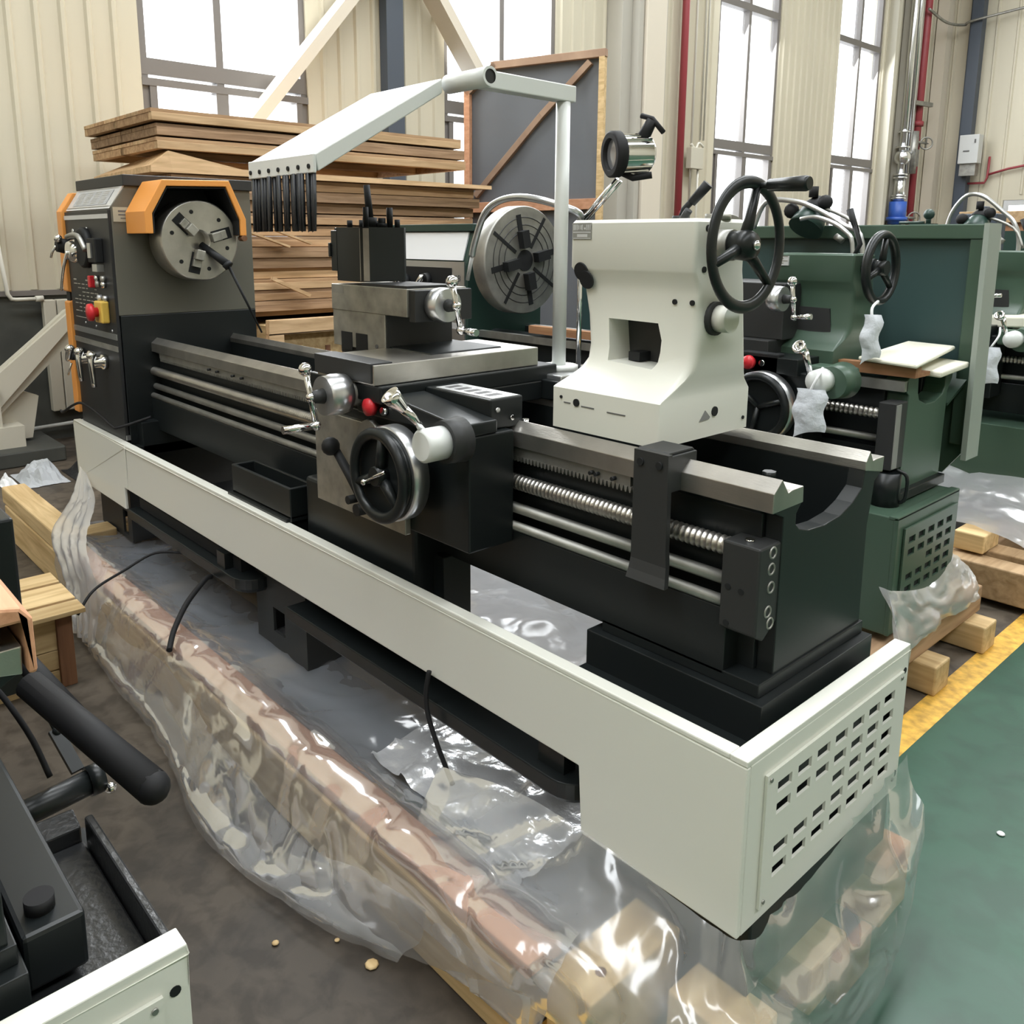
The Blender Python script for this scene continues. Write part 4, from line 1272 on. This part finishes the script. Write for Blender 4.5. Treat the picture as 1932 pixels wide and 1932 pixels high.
kb.tube([hc + Vector((.015, .02, .098)), hc + Vector((.045, .03, .088)), hc + Vector((.075, .04, .052))], [.007, .007], 8)
kb.tube([hc + Vector((-.02, -.02, -.045)), hc + Vector((.01, .0, -.062)), hc + Vector((.05, .03, -.055))], .009, 8)
kb.build('lamp_knob', rubber, lho)
MB().tube([(-1.034, .70, 1.508), (-1.02, .66, 1.53), (-1.10, .62, 1.558), (-1.20, .61, 1.572), (-1.29, .61, 1.562), (-1.352, .61, 1.525), (-1.395, .61, 1.445), (-1.41, .61, 1.40)], .0105, 10, 6).build('coolant_hose', alu, lp)
MB().cyl((-1.408, .61, 1.405), (-1.432, .61, 1.325), .006, n=10).build('nozzle', label_m, lp)

# ---- loose cables under the lathe
tag(MB().tube([(-2.36, .02, .30), (-2.40, -.08, .315), (-2.38, -.20, .285), (-2.33, -.32, .26), (-2.30, -.385, .20)], .005, 8, 6).build('cable', rubber), 'thin black cable arching over the plastic at the far end of the front pallet beam', 'cable')
tag(MB().tube([(-2.06, -.018, .31), (-2.03, -.05, .318), (-1.94, -.15, .295), (-1.85, -.23, .26), (-1.78, -.275, .232)], .009, 10, 6).build('hose', rubber), 'thick black hose bowing over the plastic beside the middle pedestal', 'hose')
tag(MB().tube([(-.835, -.012, .45), (-.835, -.022, .40), (-.828, -.024, .35), (-.80, -.022, .29), (-.775, -.015, .235), (-.755, -.008, .19)], .006, 8, 6).build('cable', rubber), 'black cable dropping from the white base cover past the near chip trough', 'cable')
tag(MB().tube([(-3.68, -.02, .648), (-3.60, -.03, .655), (-3.50, -.012, .70), (-3.40, -.0, .72), (-3.2, .005, .70), (-3.02, .0, .678), (-2.96, .01, .682), (-2.90, .12, .72)], .006, 8, 5).build('cable', rubber), 'black cable across the foot of the control panel above the head end cover', 'cable')
# ================================================================== GREEN LATHES BEHIND
def green_lathe(loc, label):
    G = thing('lathe', loc, label, 'lathe', 'green lathes')
    o = Vector(loc) - Vector((-1.8, 1.67, .17))
    # base with a vented end
    MB().box(-3.3, -.382, 1.43, 1.91, .235, .62).build('base', green, G, bevel=.004)
    e = MB().box(-.384, -.37, 1.428, 1.912, .235, .622).box(-.40, -.37, 1.428, 1.912, .612, .624).build('end_cover', green, G, bevel=.003)
    H = []
    for r, cols in enumerate(((0, 1, 2, 3, 4), (0, 1, 2, 3, 4), (2, 3, 4), (0, 1, 2, 3, 4), (0, 1, 2, 3, 4))):
        for k in cols:
            yc, zc = 1.525 + .0735 * k, .537 - .0415 * r
            H.append((yc - .024, yc + .024, zc - .011, zc + .011))
    MB().box(-.3695, -.3688, 1.50, 1.85, .33, .57).build('vent_lining', blackm, e)
    MB().plate('x', -.368, -.362, (1.47, 1.885), (.295, .58), H).build('vent_panel', green, e)
    # bed
    P = [(1.60, .63), (1.615, .97), (1.59, .985), (1.59, 1.015), (1.61, 1.03), (1.68, 1.02), (1.685, .97), (1.70, .945), (1.76, .925), (1.83, .925), (1.89, .945), (1.905, .97), (1.91, 1.02), (1.965, 1.02), (1.96, .99), (1.93, .95), (1.925, .63)]
    MB().prism(P, 'x', -.52, -.45).build('bed_end', green, G, bevel=.003)
    b = MB().prism([(1.60, .68), (1.60, 1.0), (1.69, 1.02), (1.69, .85), (1.88, .85), (1.89, 1.02), (1.96, 1.02), (1.92, .68)], 'x', -2.6, -.52)
    b.box(-2.6, -.5, 1.56, 1.60, .66, .80).box(-.52, -.43, 1.56, 1.93, .628, .66)
    b.build('bed', black, G, bevel=.003)
    MB().box(-2.6, -.45, 1.575, 1.60, .985, 1.018).box(-2.6, -.45, 1.915, 1.965, 1.018, 1.022).build('bed_rail', steeld, G)
    ls = [(0, 0)]
    x = 0
    while x < 1.5:
        ls += [(x, .013), (x + .006, .018), (x + .010, .018), (x + .016, .013)]
        x += .016
    MB().rev(ls + [(1.5, 0)], (-1.97, 1.55, .912), (1, 0, 0), 12).build('lead_screw', steel, G)
    MB().cyl((-2.5, 1.555, .83), (-.48, 1.555, .83), .012, n=12).build('feed_shaft', steeld, G)
    k = MB().box(-.50, -.445, 1.515, 1.60, .74, .955).build('end_bracket', charcoal, G, bevel=.003)
    MB().box(-.4455, -.442, 1.518, 1.55, .745, .95).build('edge_plate', platem, k)
    MB().cyl((-.47, 1.55, .62), (-.47, 1.55, .73), .045, n=20).tube([(-.44, 1.55, .74), (-.41, 1.56, .72), (-.41, 1.56, .65), (-.43, 1.56, .63)], .006, 8, 4).build('coolant_motor', black, G)
    # headstock
    MB().prism([(1.505, .62), (1.505, 1.34), (1.55, 1.49), (2.0, 1.49), (2.0, .62)], 'x', -3.25, -2.50).build('headstock', greend, G, bevel=.004)
    MB().box(-3.26, -2.49, 1.53, 2.01, 1.49, 1.525).build('top_cover', greend, G, bevel=.003)
    MB().loft([[(-3.2, 1.500, 1.352), (-2.53, 1.500, 1.352), (-2.53, 1.506, 1.352), (-3.2, 1.506, 1.352)],
               [(-3.2, 1.540, 1.485), (-2.53, 1.540, 1.485), (-2.53, 1.548, 1.485), (-3.2, 1.548, 1.485)]]).build('sign_plate', paper, G)
    f = MB().box(-3.2, -2.515, 1.497, 1.506, .70, 1.345).build('front_plate', alu, G)
    MB().box(-3.18, -2.61, 1.494, 1.498, 1.14, 1.315).build('control_field', blackm, f)
    for x, z in ((-2.98, 1.24), (-2.80, 1.25), (-2.95, 1.18)):
        q = MB().rev([(0, 0), (0, .038), (.03, .034), (.03, 0)], (x, 1.495, z), (0, -1, 0), 18).build('selector_knob', blackm, f)
        MB().tube([(x, 1.46, z), (x + .02, 1.44, z + .02), (x - .04, 1.43, z - .06)], .012, 8, 4).ball((x - .045, 1.43, z - .065), .022, 12).build('lever', chrome, q)
    t = text('print_number', '18', .045, (-2.565 + o.x, 1.4955 + o.y, 1.265 + o.z), (pi / 2, 0, 0), ink, f)
    MB().box(-3.2, -2.52, 1.495, 1.499, 1.02, 1.05).box(-3.2, -2.52, 1.495, 1.499, .92, .95).build('bright_strip', label_m, f)
    # four-jaw face plate
    c = MB().rev([(0, 0), (0, .248), (.008, .253), (.082, .253), (.09, .248), (.09, 0)], (-2.40, 1.70, 1.355), (1, 0, 0), 64).build('chuck', steeld, G)
    for kk in range(3):
        MB().torus((-2.31, 1.70, 1.355), (1, 0, 0), .13 + .035 * kk, .0025, 48, 6).build('ring_groove', charcoal, c)
    for kk in range(8):
        a = radians(12 + 45 * kk)
        d = Vector((0, cos(a), sin(a)))
        p = Vector((-2.31, 1.70, 1.355))
        MB().obox(p + d * .07, p + d * (.235 if kk % 2 else .215), .028 if kk % 2 == 0 else .016, .006, (1, 0, 0)).build('jaw_slot', blackm, c)
        if kk % 2 == 0:
            MB().obox(p + d * .06 + Vector((.018, 0, 0)), p + d * .14 + Vector((.018, 0, 0)), .045, .036, (1, 0, 0)).build('jaw', blackm, c)
    MB().cyl((-2.312, 1.70, 1.355), (-2.306, 1.70, 1.355), .05, n=24).build('bore', blackm, c)
    # splash guard
    s = MB().prism([(-2.3, .62), (-2.3, 1.50), (-.415, 1.50), (-.415, .74), (-.50, .62)], 'y', 2.095, 2.105).build('splash_guard', green, G)
    MB().box(-2.3, -.73 + .25, 2.088, 2.096, 1.0, 1.455).build('guard_panel', greeni, s)
    MB().box(-2.3, -.40, 2.055, 2.11, 1.46, 1.51).box(-.475, -.415, 2.06, 2.10, .74, 1.46).build('guard_frame', green, s, bevel=.004)
    MB().prism([(-.415, 1.512), (-.398, 1.512), (-.392, .70), (-.41, .70)], 'y', 2.0, 2.112).build('guard_edge', mat('green_lit', (.34, .38, .34), .4) if 'green_lit' not in bpy.data.materials else bpy.data.materials['green_lit'], s)  # pale colour paints the light caught by this return edge
    MB().loft([[(-2.3, 2.09, 1.0), (-.43, 2.09, 1.0), (-.43, 2.097, .99), (-2.3, 2.097, .99)], [(-2.3, 1.96, .90), (-.46, 1.97, .90), (-.46, 1.97, .89), (-2.3, 1.96, .89)]]).build('guard_lip', green, s)
    # carriage
    MB().box(-1.35, -.72, 1.40, 1.98, 1.02, 1.075).build('saddle', black, G, bevel=.003)
    a_ = MB().box(-1.3, -.70, 1.42, 1.56, .74, 1.03).build('apron', black, G, bevel=.004)
    MB().box(-.93, -.79, 1.40, 1.44, 1.02, 1.085).build('button_box', blackm, a_, bevel=.004)
    MB().rev([(0, 0), (0, .014), (.02, .014), (.02, .024), (.035, .022), (.038, 0)], (-.885, 1.40, 1.052), (0, -1, 0), 20).build('emergency_stop', red, a_)
    MB().rev([(0, 0), (0, .011), (.012, .010), (.012, 0)], (-.845, 1.40, 1.052), (0, -1, 0), 14).build('button', chrome, a_)
    w = MB().rev([(0, .10), (0, .118), (.04, .118), (.045, .10)], (-.83, 1.40, .91), (0, -1, 0), 48).build('carriage_wheel', alu, a_)
    q = MB().torus((-.83, 1.352, .91), (0, 1, 0), .103, .014, 40, 10)
    for kk in range(3):
        an = radians(20 + 120 * kk)
        q.tube([(-.83, 1.36, .91), (-.83 + .10 * cos(an), 1.352, .91 + .10 * sin(an))], .010, 8)
    q.rev([(0, 0), (0, .1), (.01, .1), (.01, 0)], (-.83, 1.375, .91), (0, -1, 0), 32).build('wheel_rim', black, w)
    h = MB().rev([(0, 0), (0, .058), (.08, .05), (.08, 0)], (-.575, 1.42, 1.025), (0, -1, 0), 28).build('lever_boss', green, a_)
    MB().box(-.70, -.56, 1.42, 1.5, .99, 1.06).build('boss_block', green, a_, bevel=.01)
    MB().rev([(0, 0), (0, .038), (.055, .036), (.06, 0)], (-.60, 1.35, 1.03), (0, -1, 0), 26).build('lever_hub', white2, h)
    MB().tube([(-.625, 1.31, 1.04), (-.635, 1.30, 1.09), (-.645, 1.295, 1.125)], [.007, .012], 10).rev([(0, .012), (.02, .020), (.032, .022), (.034, .016), (.01, .006)], (-.648, 1.295, 1.12), (-.1, -.75, .45), 20).build('half_nut_lever', chrome, h)
    cc = MB().box(-1.2, -.86, 1.45, 1.95, 1.075, 1.12).box(-1.15, -.84, 1.50, 1.75, 1.12, 1.31).build('compound', charcoal, G, bevel=.003)
    crank((1, 0, 0), Vector((-.84, 1.42, 1.265)) + o, .042, .045, (0, -.012, .058), (1, 0, .1), .06, cc, 'compound_dial')
    # tailstock
    K = .88
    T = lambda x, y, z: (-.655 + (x + .33) * K, 1.595 + (y - .259) * K, 1.41 + (z - 1.493) * K)
    t = MB().loft([[T(*p) for p in rect(*s_)] for s_ in S_], True).build('tailstock', green, G)
    md = t.modifiers.new('es', 'EDGE_SPLIT')
    md.split_angle = radians(32)
    rp_ = [T(-.56, .2705, 1.29), T(-.415, .2705, 1.287), T(-.402, .2675, 1.20), T(-.42, .2655, 1.19), T(-.545, .2665, 1.20)]
    MB().loft([[(p[0], p[1] - .004, p[2]) for p in rp_], [(p[0], p[1] + .012, p[2]) for p in rp_]]).build('recess_plate', charcoal, t)
    p0, p1 = T(-.655, .2585, 1.445), T(-.59, .2565, 1.482)
    n_ = MB().box(p0[0], p1[0], p1[1] - .003, p1[1] + .003, p0[2], p1[2]).build('name_plate', label_m, t)
    q = MB()
    for kk in range(4):
        zz = p0[2] + .006 + .008 * kk
        q.box(p0[0] + .004, p1[0] - (.004 if kk % 2 else .02), p1[1] - .0036, p1[1] - .003, zz, zz + .003)
    q.build('print_line', steeld, n_)
    c0 = Vector((-.60, 1.672, 1.365))
    w = MB().torus(c0, (1, 0, 0), .108, .0135, 48, 12, 1.1)
    for kk in range(3):
        an = radians(80 + 120 * kk)
        w.tube([c0, c0 + Vector((0, .106 * cos(an), .106 * sin(an)))], [.013, .009], 10)
    w.rev([(0, 0), (0, .026), (.05, .024), (.05, 0)], c0 - Vector((.03, 0, 0)), (1, 0, 0), 20)
    wo = w.build('handwheel', black, t)
    MB().cyl((-.66, 1.672, 1.365), (-.62, 1.672, 1.365), .03, n=20).build('spindle', charcoal, wo)
    MB().tube([(-.70, 1.68, 1.40), (-.685, 1.69, 1.44), (-.73, 1.70, 1.545)], [.007, .010], 8).tube([(-.70, 1.695, 1.475), (-.735, 1.70, 1.555)], [.009, .012], 10).build('quill_lever', blackm, t)
    # lamp and coolant tubes
    l = MB().tube([(-1.25, 1.95, 1.50), (-1.20, 1.95, 1.60), (-1.08, 1.95, 1.60), (-.99, 1.95, 1.57), (-.88, 1.95, 1.51), (-.80, 1.95, 1.44), (-.78, 1.95, 1.08)], .010, 10, 5)
    l.tube([(-1.0, 1.86, 1.53), (-.93, 1.86, 1.535), (-.83, 1.86, 1.49), (-.79, 1.86, 1.41), (-.79, 1.86, 1.08)], .008, 10, 5).build('coolant_hose', alu, G)
    hc, hd_ = Vector((-1.03, 2.0, 1.545)), Vector((-.1, -.6, -.8)).normalized()
    l = MB().rev([(-.06, 0), (-.06, .022), (-.03, .045), (.03, .062), (.06, .066), (.06, 0)], hc, hd_, 24).build('lamp_head', greend, G)
    MB().rev([(-.075, 0), (-.075, .03), (-.035, .05), (-.02, .05)], hc, hd_, 20).ball(hc + Vector((-.07, -.03, .02)), .03, 12).ball(hc + Vector((.05, 0, .05)), .028, 12).cyl(hc + Vector((0, 0, .07)), hc + Vector((0, 0, .11)), .018, n=12).build('lamp_cap', rubber, l)
    MB().cyl((-.93, 2.0, 1.47), (-.90, 2.0, 1.45), .012, n=10).tube([(-1.0, 2.0, 1.58), (-.86, 1.99, 1.52), (-.8, 1.97, 1.42)], .007, 8, 4).build('lamp_arm', steeld, l)
    return G


G1 = green_lathe((-1.8, 1.67, .17), 'green lathe with a wide green splash guard, just behind the black and white lathe')
G2 = dup(G1, (-1.80, 3.39, .17), None, 'green lathe behind the splash guard at the right edge, mostly hidden')
for ch in list(G2.children):
    if ch.name.startswith(('splash_guard', 'coolant_hose')):
        for q in list(ch.children):
            bpy.data.objects.remove(q)
        bpy.data.objects.remove(ch)
MB().tube([(-1.19, 3.72, 1.48), (-1.165, 3.72, 1.60), (-1.10, 3.72, 1.685), (-1.02, 3.72, 1.68), (-.93, 3.72, 1.61), (-.86, 3.72, 1.54), (-.83, 3.72, 1.42), (-.83, 3.7, 1.08)], .0105, 10, 5).tube([(-1.0, 3.6, 1.52), (-.93, 3.6, 1.52), (-.885, 3.6, 1.47), (-.875, 3.6, 1.08)], .010, 10, 5).build('coolant_hose', alu, G2)
MB().box(-1.22, -1.02, 3.95, 4.1, 1.36, 1.60).box(-1.13, -1.09, 3.98, 4.05, 1.60, 1.64).build('motor_box', bluegrey, G2, bevel=.006)
vk = MB().box(-1.45, -1.33, 3.88, 3.98, 1.48, 1.55).ball((-1.36, 3.92, 1.60), .03, 12).cyl((-1.36, 3.92, 1.55), (-1.36, 3.92, 1.59), .014, n=10).tube([(-1.52, 3.92, 1.555), (-1.38, 3.92, 1.555)], .008, 8)
vk.build('clamp_knob', greend, G2)
# green machine in the last row, whose dark frame fills the gap above the third
bx = MB().box(-3.0, -.45, 5.0, 5.05, .7, 1.52).box(-3.0, -.45, 4.9, 5.05, .05, .7)
tag(bx.build('splash_guard', greend), 'dark green splash screen standing behind the hidden green lathe', 'screen')
tc = thing('crate', (-1.2, 6.9, 0), 'brown timber crate at the right edge behind the green lathes', 'crate')
MB().box(-2.05, .2, 6.5, 7.3, .05, 1.60).build('box_side', woodp, tc)
MB().box(-2.13, .2, 6.45, 7.35, 1.60, 1.69).box(-2.1, .2, 6.5, 7.3, 0, .05).build('lid', woodb3, tc, bevel=.004)

# timber strips, foam pads, bags hung on the green lathes
ws = MB().box(-2.15, -.42, 1.575, 1.615, 1.032, 1.066).box(-2.15, -.42, 1.615, 1.685, 1.032, 1.045)
tag(ws.build('rail_cover', woodq), 'reddish timber strip laid along the front bed rail of the green lathe', 'timber strip')
tag(MB().box(-.705, -.635, 1.40, 1.418, .86, .975).build('board', woodq), 'short reddish board hanging on the green lathe behind a paper bag', 'board')
def pad(z, th, P, dz):
    n = 10
    vs, fs = [], []
    for s_ in (0, 1):
        for (x, y), d in zip(P, dz):
            vs.append((x, y, z + th * s_ + d))
    return MB().add(vs, [(0, 1, 2, 3), (7, 6, 5, 4), (0, 4, 5, 1), (1, 5, 6, 2), (2, 6, 7, 3), (3, 7, 4, 0)])
tag(pad(1.068, .014, [(-.60, 1.56), (-.645, 2.04), (-.475, 2.03), (-.40, 1.53)], (.004, .014, .012, .0)).build('foam_pad', foam, bevel=.006), 'upper cream foam sheet lying on the tail end of the green lathe bed', 'foam pad')
tag(pad(1.024, .020, [(-.56, 1.70), (-.60, 2.03), (-.42, 2.02), (-.39, 1.70)], (.004, .006, 0, 0)).build('foam_pad', foam, bevel=.006), 'lower cream foam sheet under another on the tail end of the green lathe bed', 'foam pad')
tag(pad(1.058, .05, [(-.85, 3.20), (-.85, 3.80), (-.40, 3.80), (-.40, 3.20)], (.0, .02, .05, .02)).build('foam_pad', foam, bevel=.008), 'pale foam sheet on the hidden green lathe at the right edge', 'foam pad')


def bag(name, c, w, h, yaw, label, string):
    n, m = 8, 12
    ca_, sa_ = cos(yaw), sin(yaw)
    vs, fs = [], []
    for s_ in (-1, 1):
        for i in range(n + 1):
            for j in range(m + 1):
                u, v = i / n * 2 - 1, j / m
                th = .020 * (1 - u * u) * (.35 + .65 * sin(pi * v)) * s_ + .005 * noise.noise(Vector((u * 2.5, v * 5, s_ + c[0] * 9)))
                x = u * w / 2 * (1 - .10 * (v < .1)) + .006 * sin(v * 9)
                z = -h * v + .012 * u * (v > .9) - .01 * u * u * (v > .9)
                vs.append((c[0] + ca_ * x - sa_ * th, c[1] + sa_ * x + ca_ * th, c[2] + z))
    k = (n + 1) * (m + 1)
    for s_ in (0, 1):
        for i in range(n):
            for j in range(m):
                a = s_ * k + i * (m + 1) + j
                fs.append((a, a + m + 1, a + m + 2, a + 1))
    t = thing(name, c, label, 'bag')
    MB().add(vs, fs, True).build('bag_body', bagm, t)
    MB().tube(string, .0045, 8, 4).build('tie', paper, t)
    return t


bag('paper_bag', (-.548, 1.525, 1.225), .056, .138, .5, 'white bag tied to the big handwheel of the green lathe', [(-.595, 1.655, 1.252), (-.565, 1.59, 1.262), (-.556, 1.535, 1.245), (-.550, 1.525, 1.215)])
bag('paper_bag', (-.597, 1.262, 1.012), .092, .132, .3, 'white bag tied to the apron lever of the green lathe, left of the reddish board', [(-.60, 1.33, 1.068), (-.585, 1.275, 1.05), (-.60, 1.262, 1.005)])
bag('paper_bag', (-.655, 2.93, 1.0), .085, .16, .3, 'white bag on the hidden green lathe, seen past the edge of the splash guard', [(-.645, 3.0, 1.08), (-.63, 2.95, 1.05), (-.65, 2.93, 1.0)])

# pallets of the green lathes
p2 = thing('pallet', (-1.8, 1.7, 0), 'timber pallet under the green lathe beside the yellow line', 'pallet')
MB().box(-.44, -.345, 1.32, 2.18, .105, .205).build('cross_beam', woodb2, p2, bevel=.006)
MB().box(-3.2, -3.1, 1.32, 2.18, .105, .205).box(-1.9, -1.8, 1.32, 2.18, .105, .205).build('cross_beam', woodb2, p2, bevel=.006)
MB().box(-3.3, -.275, 1.60, 1.715, .004, .105).build('skid', woodl, p2, bevel=.006)
MB().box(-3.3, -.275, 2.03, 2.145, .004, .105).build('skid', woodl, p2, bevel=.006)
MB().box(-3.3, -.33, 1.36, 1.46, .004, .105).build('skid', woodl, p2, bevel=.006)
p3 = thing('pallet', (-1.8, 3.4, 0), 'timber pallet with loose blocks under the hidden green lathe at the right', 'pallet')
MB().box(-3.3, .3, 2.50, 2.62, .03, .17).build('skid', woodb3, p3, bevel=.006)
MB().box(-3.3, .3, 3.7, 3.82, .0, .17).box(-.62, -.50, 2.62, 3.7, .02, .17).box(-2.6, -2.5, 2.62, 3.7, .02, .17).build('cross_beam', woodb2, p3, bevel=.006)
MB().box(-.66, -.02, 2.66, 2.78, .03, .18).build('deck_board', woodb3, p3, bevel=.006)
tag(MB().box(-.60, -.48, 2.58, 2.76, .182, .26).build('timber_block', woodl, bevel=.006), 'pale timber block lying on the pallet at the right edge', 'timber block')
tag(sheet('plastic_sheet', [[(-.40, 1.40, .40), (-.36, 1.395, .33), (-.33, 1.38, .25), (-.31, 1.34, .212)], [(-.36, 1.42, .395), (-.335, 1.40, .33), (-.305, 1.40, .25), (-.29, 1.37, .21)],
                            [(-.352, 1.56, .36), (-.32, 1.57, .30), (-.30, 1.56, .24), (-.30, 1.54, .215)], [(-.352, 1.72, .34), (-.315, 1.73, .29), (-.305, 1.75, .24), (-.31, 1.76, .21)],
                            [(-.352, 1.86, .38), (-.31, 1.89, .32), (-.30, 1.92, .25), (-.30, 1.94, .212)], [(-.37, 1.925, .40), (-.33, 1.97, .35), (-.31, 2.02, .27), (-.30, 2.04, .212)]], 7, 7, poly2, None, .014, 9, 31.0),
    'milky plastic bunched round the foot of the green vented base', 'plastic sheet')
tag(sheet('plastic_sheet', [[(-.95, 3.08, .42), (-.9, 2.95, .34), (-.85, 2.75, .26), (-.8, 2.62, .20)], [(-.65, 3.1, .40), (-.62, 2.95, .36), (-.6, 2.78, .30), (-.58, 2.64, .28)],
                            [(-.3, 3.1, .40), (-.28, 2.95, .32), (-.25, 2.75, .26), (-.22, 2.60, .22)], [(.1, 3.1, .36), (.1, 2.9, .30), (.1, 2.7, .24), (.1, 2.58, .19)]], 8, 8, poly2, None, .025, 6, 37.0),
    'milky plastic over the pallet at the right edge', 'plastic sheet')

# ================================================================== LATHE AT THE LEFT FRONT
F = thing('lathe', (-1.6, -1.1, .11), 'black lathe cut off at the lower left corner, with a white vented end', 'lathe')
dx, dy = -.252, -1.445
sh = Vector((dx, dy, 0)) - (Vector((-1.6, -1.1, .11)) - Vector((-1.8, .33, .11)))
def borrow(o, par):
    c = o.copy()
    COL.objects.link(c)
    c.parent = par
    for q in o.children:
        if not q.name.startswith('stud'):
            borrow(q, c)
    return c
for ch in list(L.children):
    if ch.name in ('end_cover', 'tail_pedestal', 'bed'):
        c = borrow(ch, F)
        c.location = sh + (Vector((0, -.092, 0)) if ch.name == 'bed' else Vector((0, 0, 0)))
MB().box(-.60, -.288, -1.43, -.839, .555, .567).box(-.59, -.288, -.838, -.826, .50, .612).prism([(-.66, .555), (-.601, .555), (-.601, .59), (-.64, .60)], 'y', -.92, -.84).build('chip_tray', tray_m, F, bevel=.003)
MB().box(-2.5, -.345, -.975, -.905, .58, .655).build('bed_foot', black, F, bevel=.006)
MB().cyl((-.385, -.945, .655), (-.385, -.945, .672), .017, n=18).build('foot_bolt', rubber, F)
MB().tube([(-.86, -.835, .71), (-.55, -.75, .64)], [.024, .026], 14).ball((-.55, -.75, .64), .026, 14).build('brake_bar', rubber, F)
MB().tube([(-1.02, -.85, .76), (-.80, -.785, .66)], [.018, .018], 12).build('brake_bar', rubber, F)
ab = MB().tube([(-.83, -.95, .49), (-.845, -.755, .502)], .022, 14).cyl((-.845, -.765, .502), (-.846, -.74, .503), .027, n=18).build('pedal_arm', black, F)
MB().obox((-.862, -.775, .52), (-.93, -.79, .575), .022, .008).tube([(-.93, -.79, .575), (-1.05, -.80, .63)], .0035, 6).ball((-.925, -.788, .573), .009, 10).build('spring_strap', black, ab)
MB().ball((-.82, -.735, .49), .010, 10).build('bolt', chrome, ab)
MB().tube([(-1.02, -.93, .70), (-.98, -.88, .69), (-.90, -.84, .61), (-.86, -.82, .53)], .005, 8, 5).build('cable', rubber, F)
mc = MB().box(-1.75, -1.262, -.84, -.752, .50, .885).build('rear_cover', black, F, bevel=.006)
MB().cyl((-1.33, -.753, .80), (-1.33, -.744, .80), .014, n=6).build('bolt', chrome, mc)
wc = MB().prism([(-1.20, 1.0455), (-1.20, 1.068), (-.965, 1.068), (-.943, 1.063), (-.932, 1.048), (-.932, .985), (-.9415, .985), (-.9415, 1.0455)], 'x', -1.9, -.322)
tag(wc.build('rail_cover', woodp, bevel=.004), 'brown timber cover on the bed of the lathe at the lower left', 'timber strip')
pf = thing('pallet', (-1.6, -1.0, 0), 'pale timber pallet under the lathe at the lower left', 'pallet')
MB().box(-2.1, -.68, -.985, -.865, .0, .165).build('skid', woodl, pf, bevel=.006)
MB().box(-1.06, -.98, -1.4, -.875, .168, .20).box(-1.25, -1.15, -1.4, -.875, .168, .20).box(-2.0, -1.9, -1.4, -.875, .168, .20).build('cross_beam', woodb3, pf, bevel=.005)
tag(sheet('plastic_sheet', [[(x, -.99, .20), (x, -.90, .205), (x + .02, -.845, .16), (x + .02, -.82, .08), (x, -.80, .02)] for x in (-1.9, -1.6, -1.3, -1.05, -.8, -.6)], 8, 6, poly2, None, .012, 8, 41.0),
    'plastic over the pale pallet beam at the lower left', 'plastic sheet')

# small crate of new pine
wb = thing('crate', (-2.4, -.6, 0), 'small crate of pale new pine with a boarded lid at the left', 'crate')
X0, X1, Y0, Y1, ZT = -2.62, -2.235, -.92, -.42, .262
MB().box(X1 - .02, X1, Y0, Y1, .0, .055).box(X1 - .02, X1, Y0, Y1, .06, .125).box(X1 - .02, X1, Y0, Y1, .128, .215).box(X1 - .012, X1 + .004, Y0, Y1, .20, .24).build('front_board', woodx, wb, bevel=.002)
MB().box(X0, X1 - .02, Y1 - .02, Y1, 0, .24).box(X0, X1 - .02, Y0, Y0 + .02, 0, .24).box(X0, X0 + .02, Y0 + .02, Y1 - .02, 0, .24).build('side_board', woodl, wb)
MB().box(X1, X1 + .02, Y1 - .052, Y1 - .005, .0, .245).build('corner_post', woodd, wb, bevel=.002)
for a, b, z in ((X1 - .035, X1 + .055, 0), (X1 - .215, X1 - .055, 0), (X1 - .345, X1 - .235, 0)):
    MB().box(a, b, Y0 - .02, Y1 + .03, ZT - .008, ZT + .008).build('lid_board', woodx, wb, bevel=.002)
MB().box(X1 - .058, X1 - .030, Y0, Y1 + .02, ZT - .024, ZT - .008).box(X1 - .24, X1 - .21, Y0, Y1 + .02, ZT - .024, ZT - .008).build('lid_batten', woodq, wb)
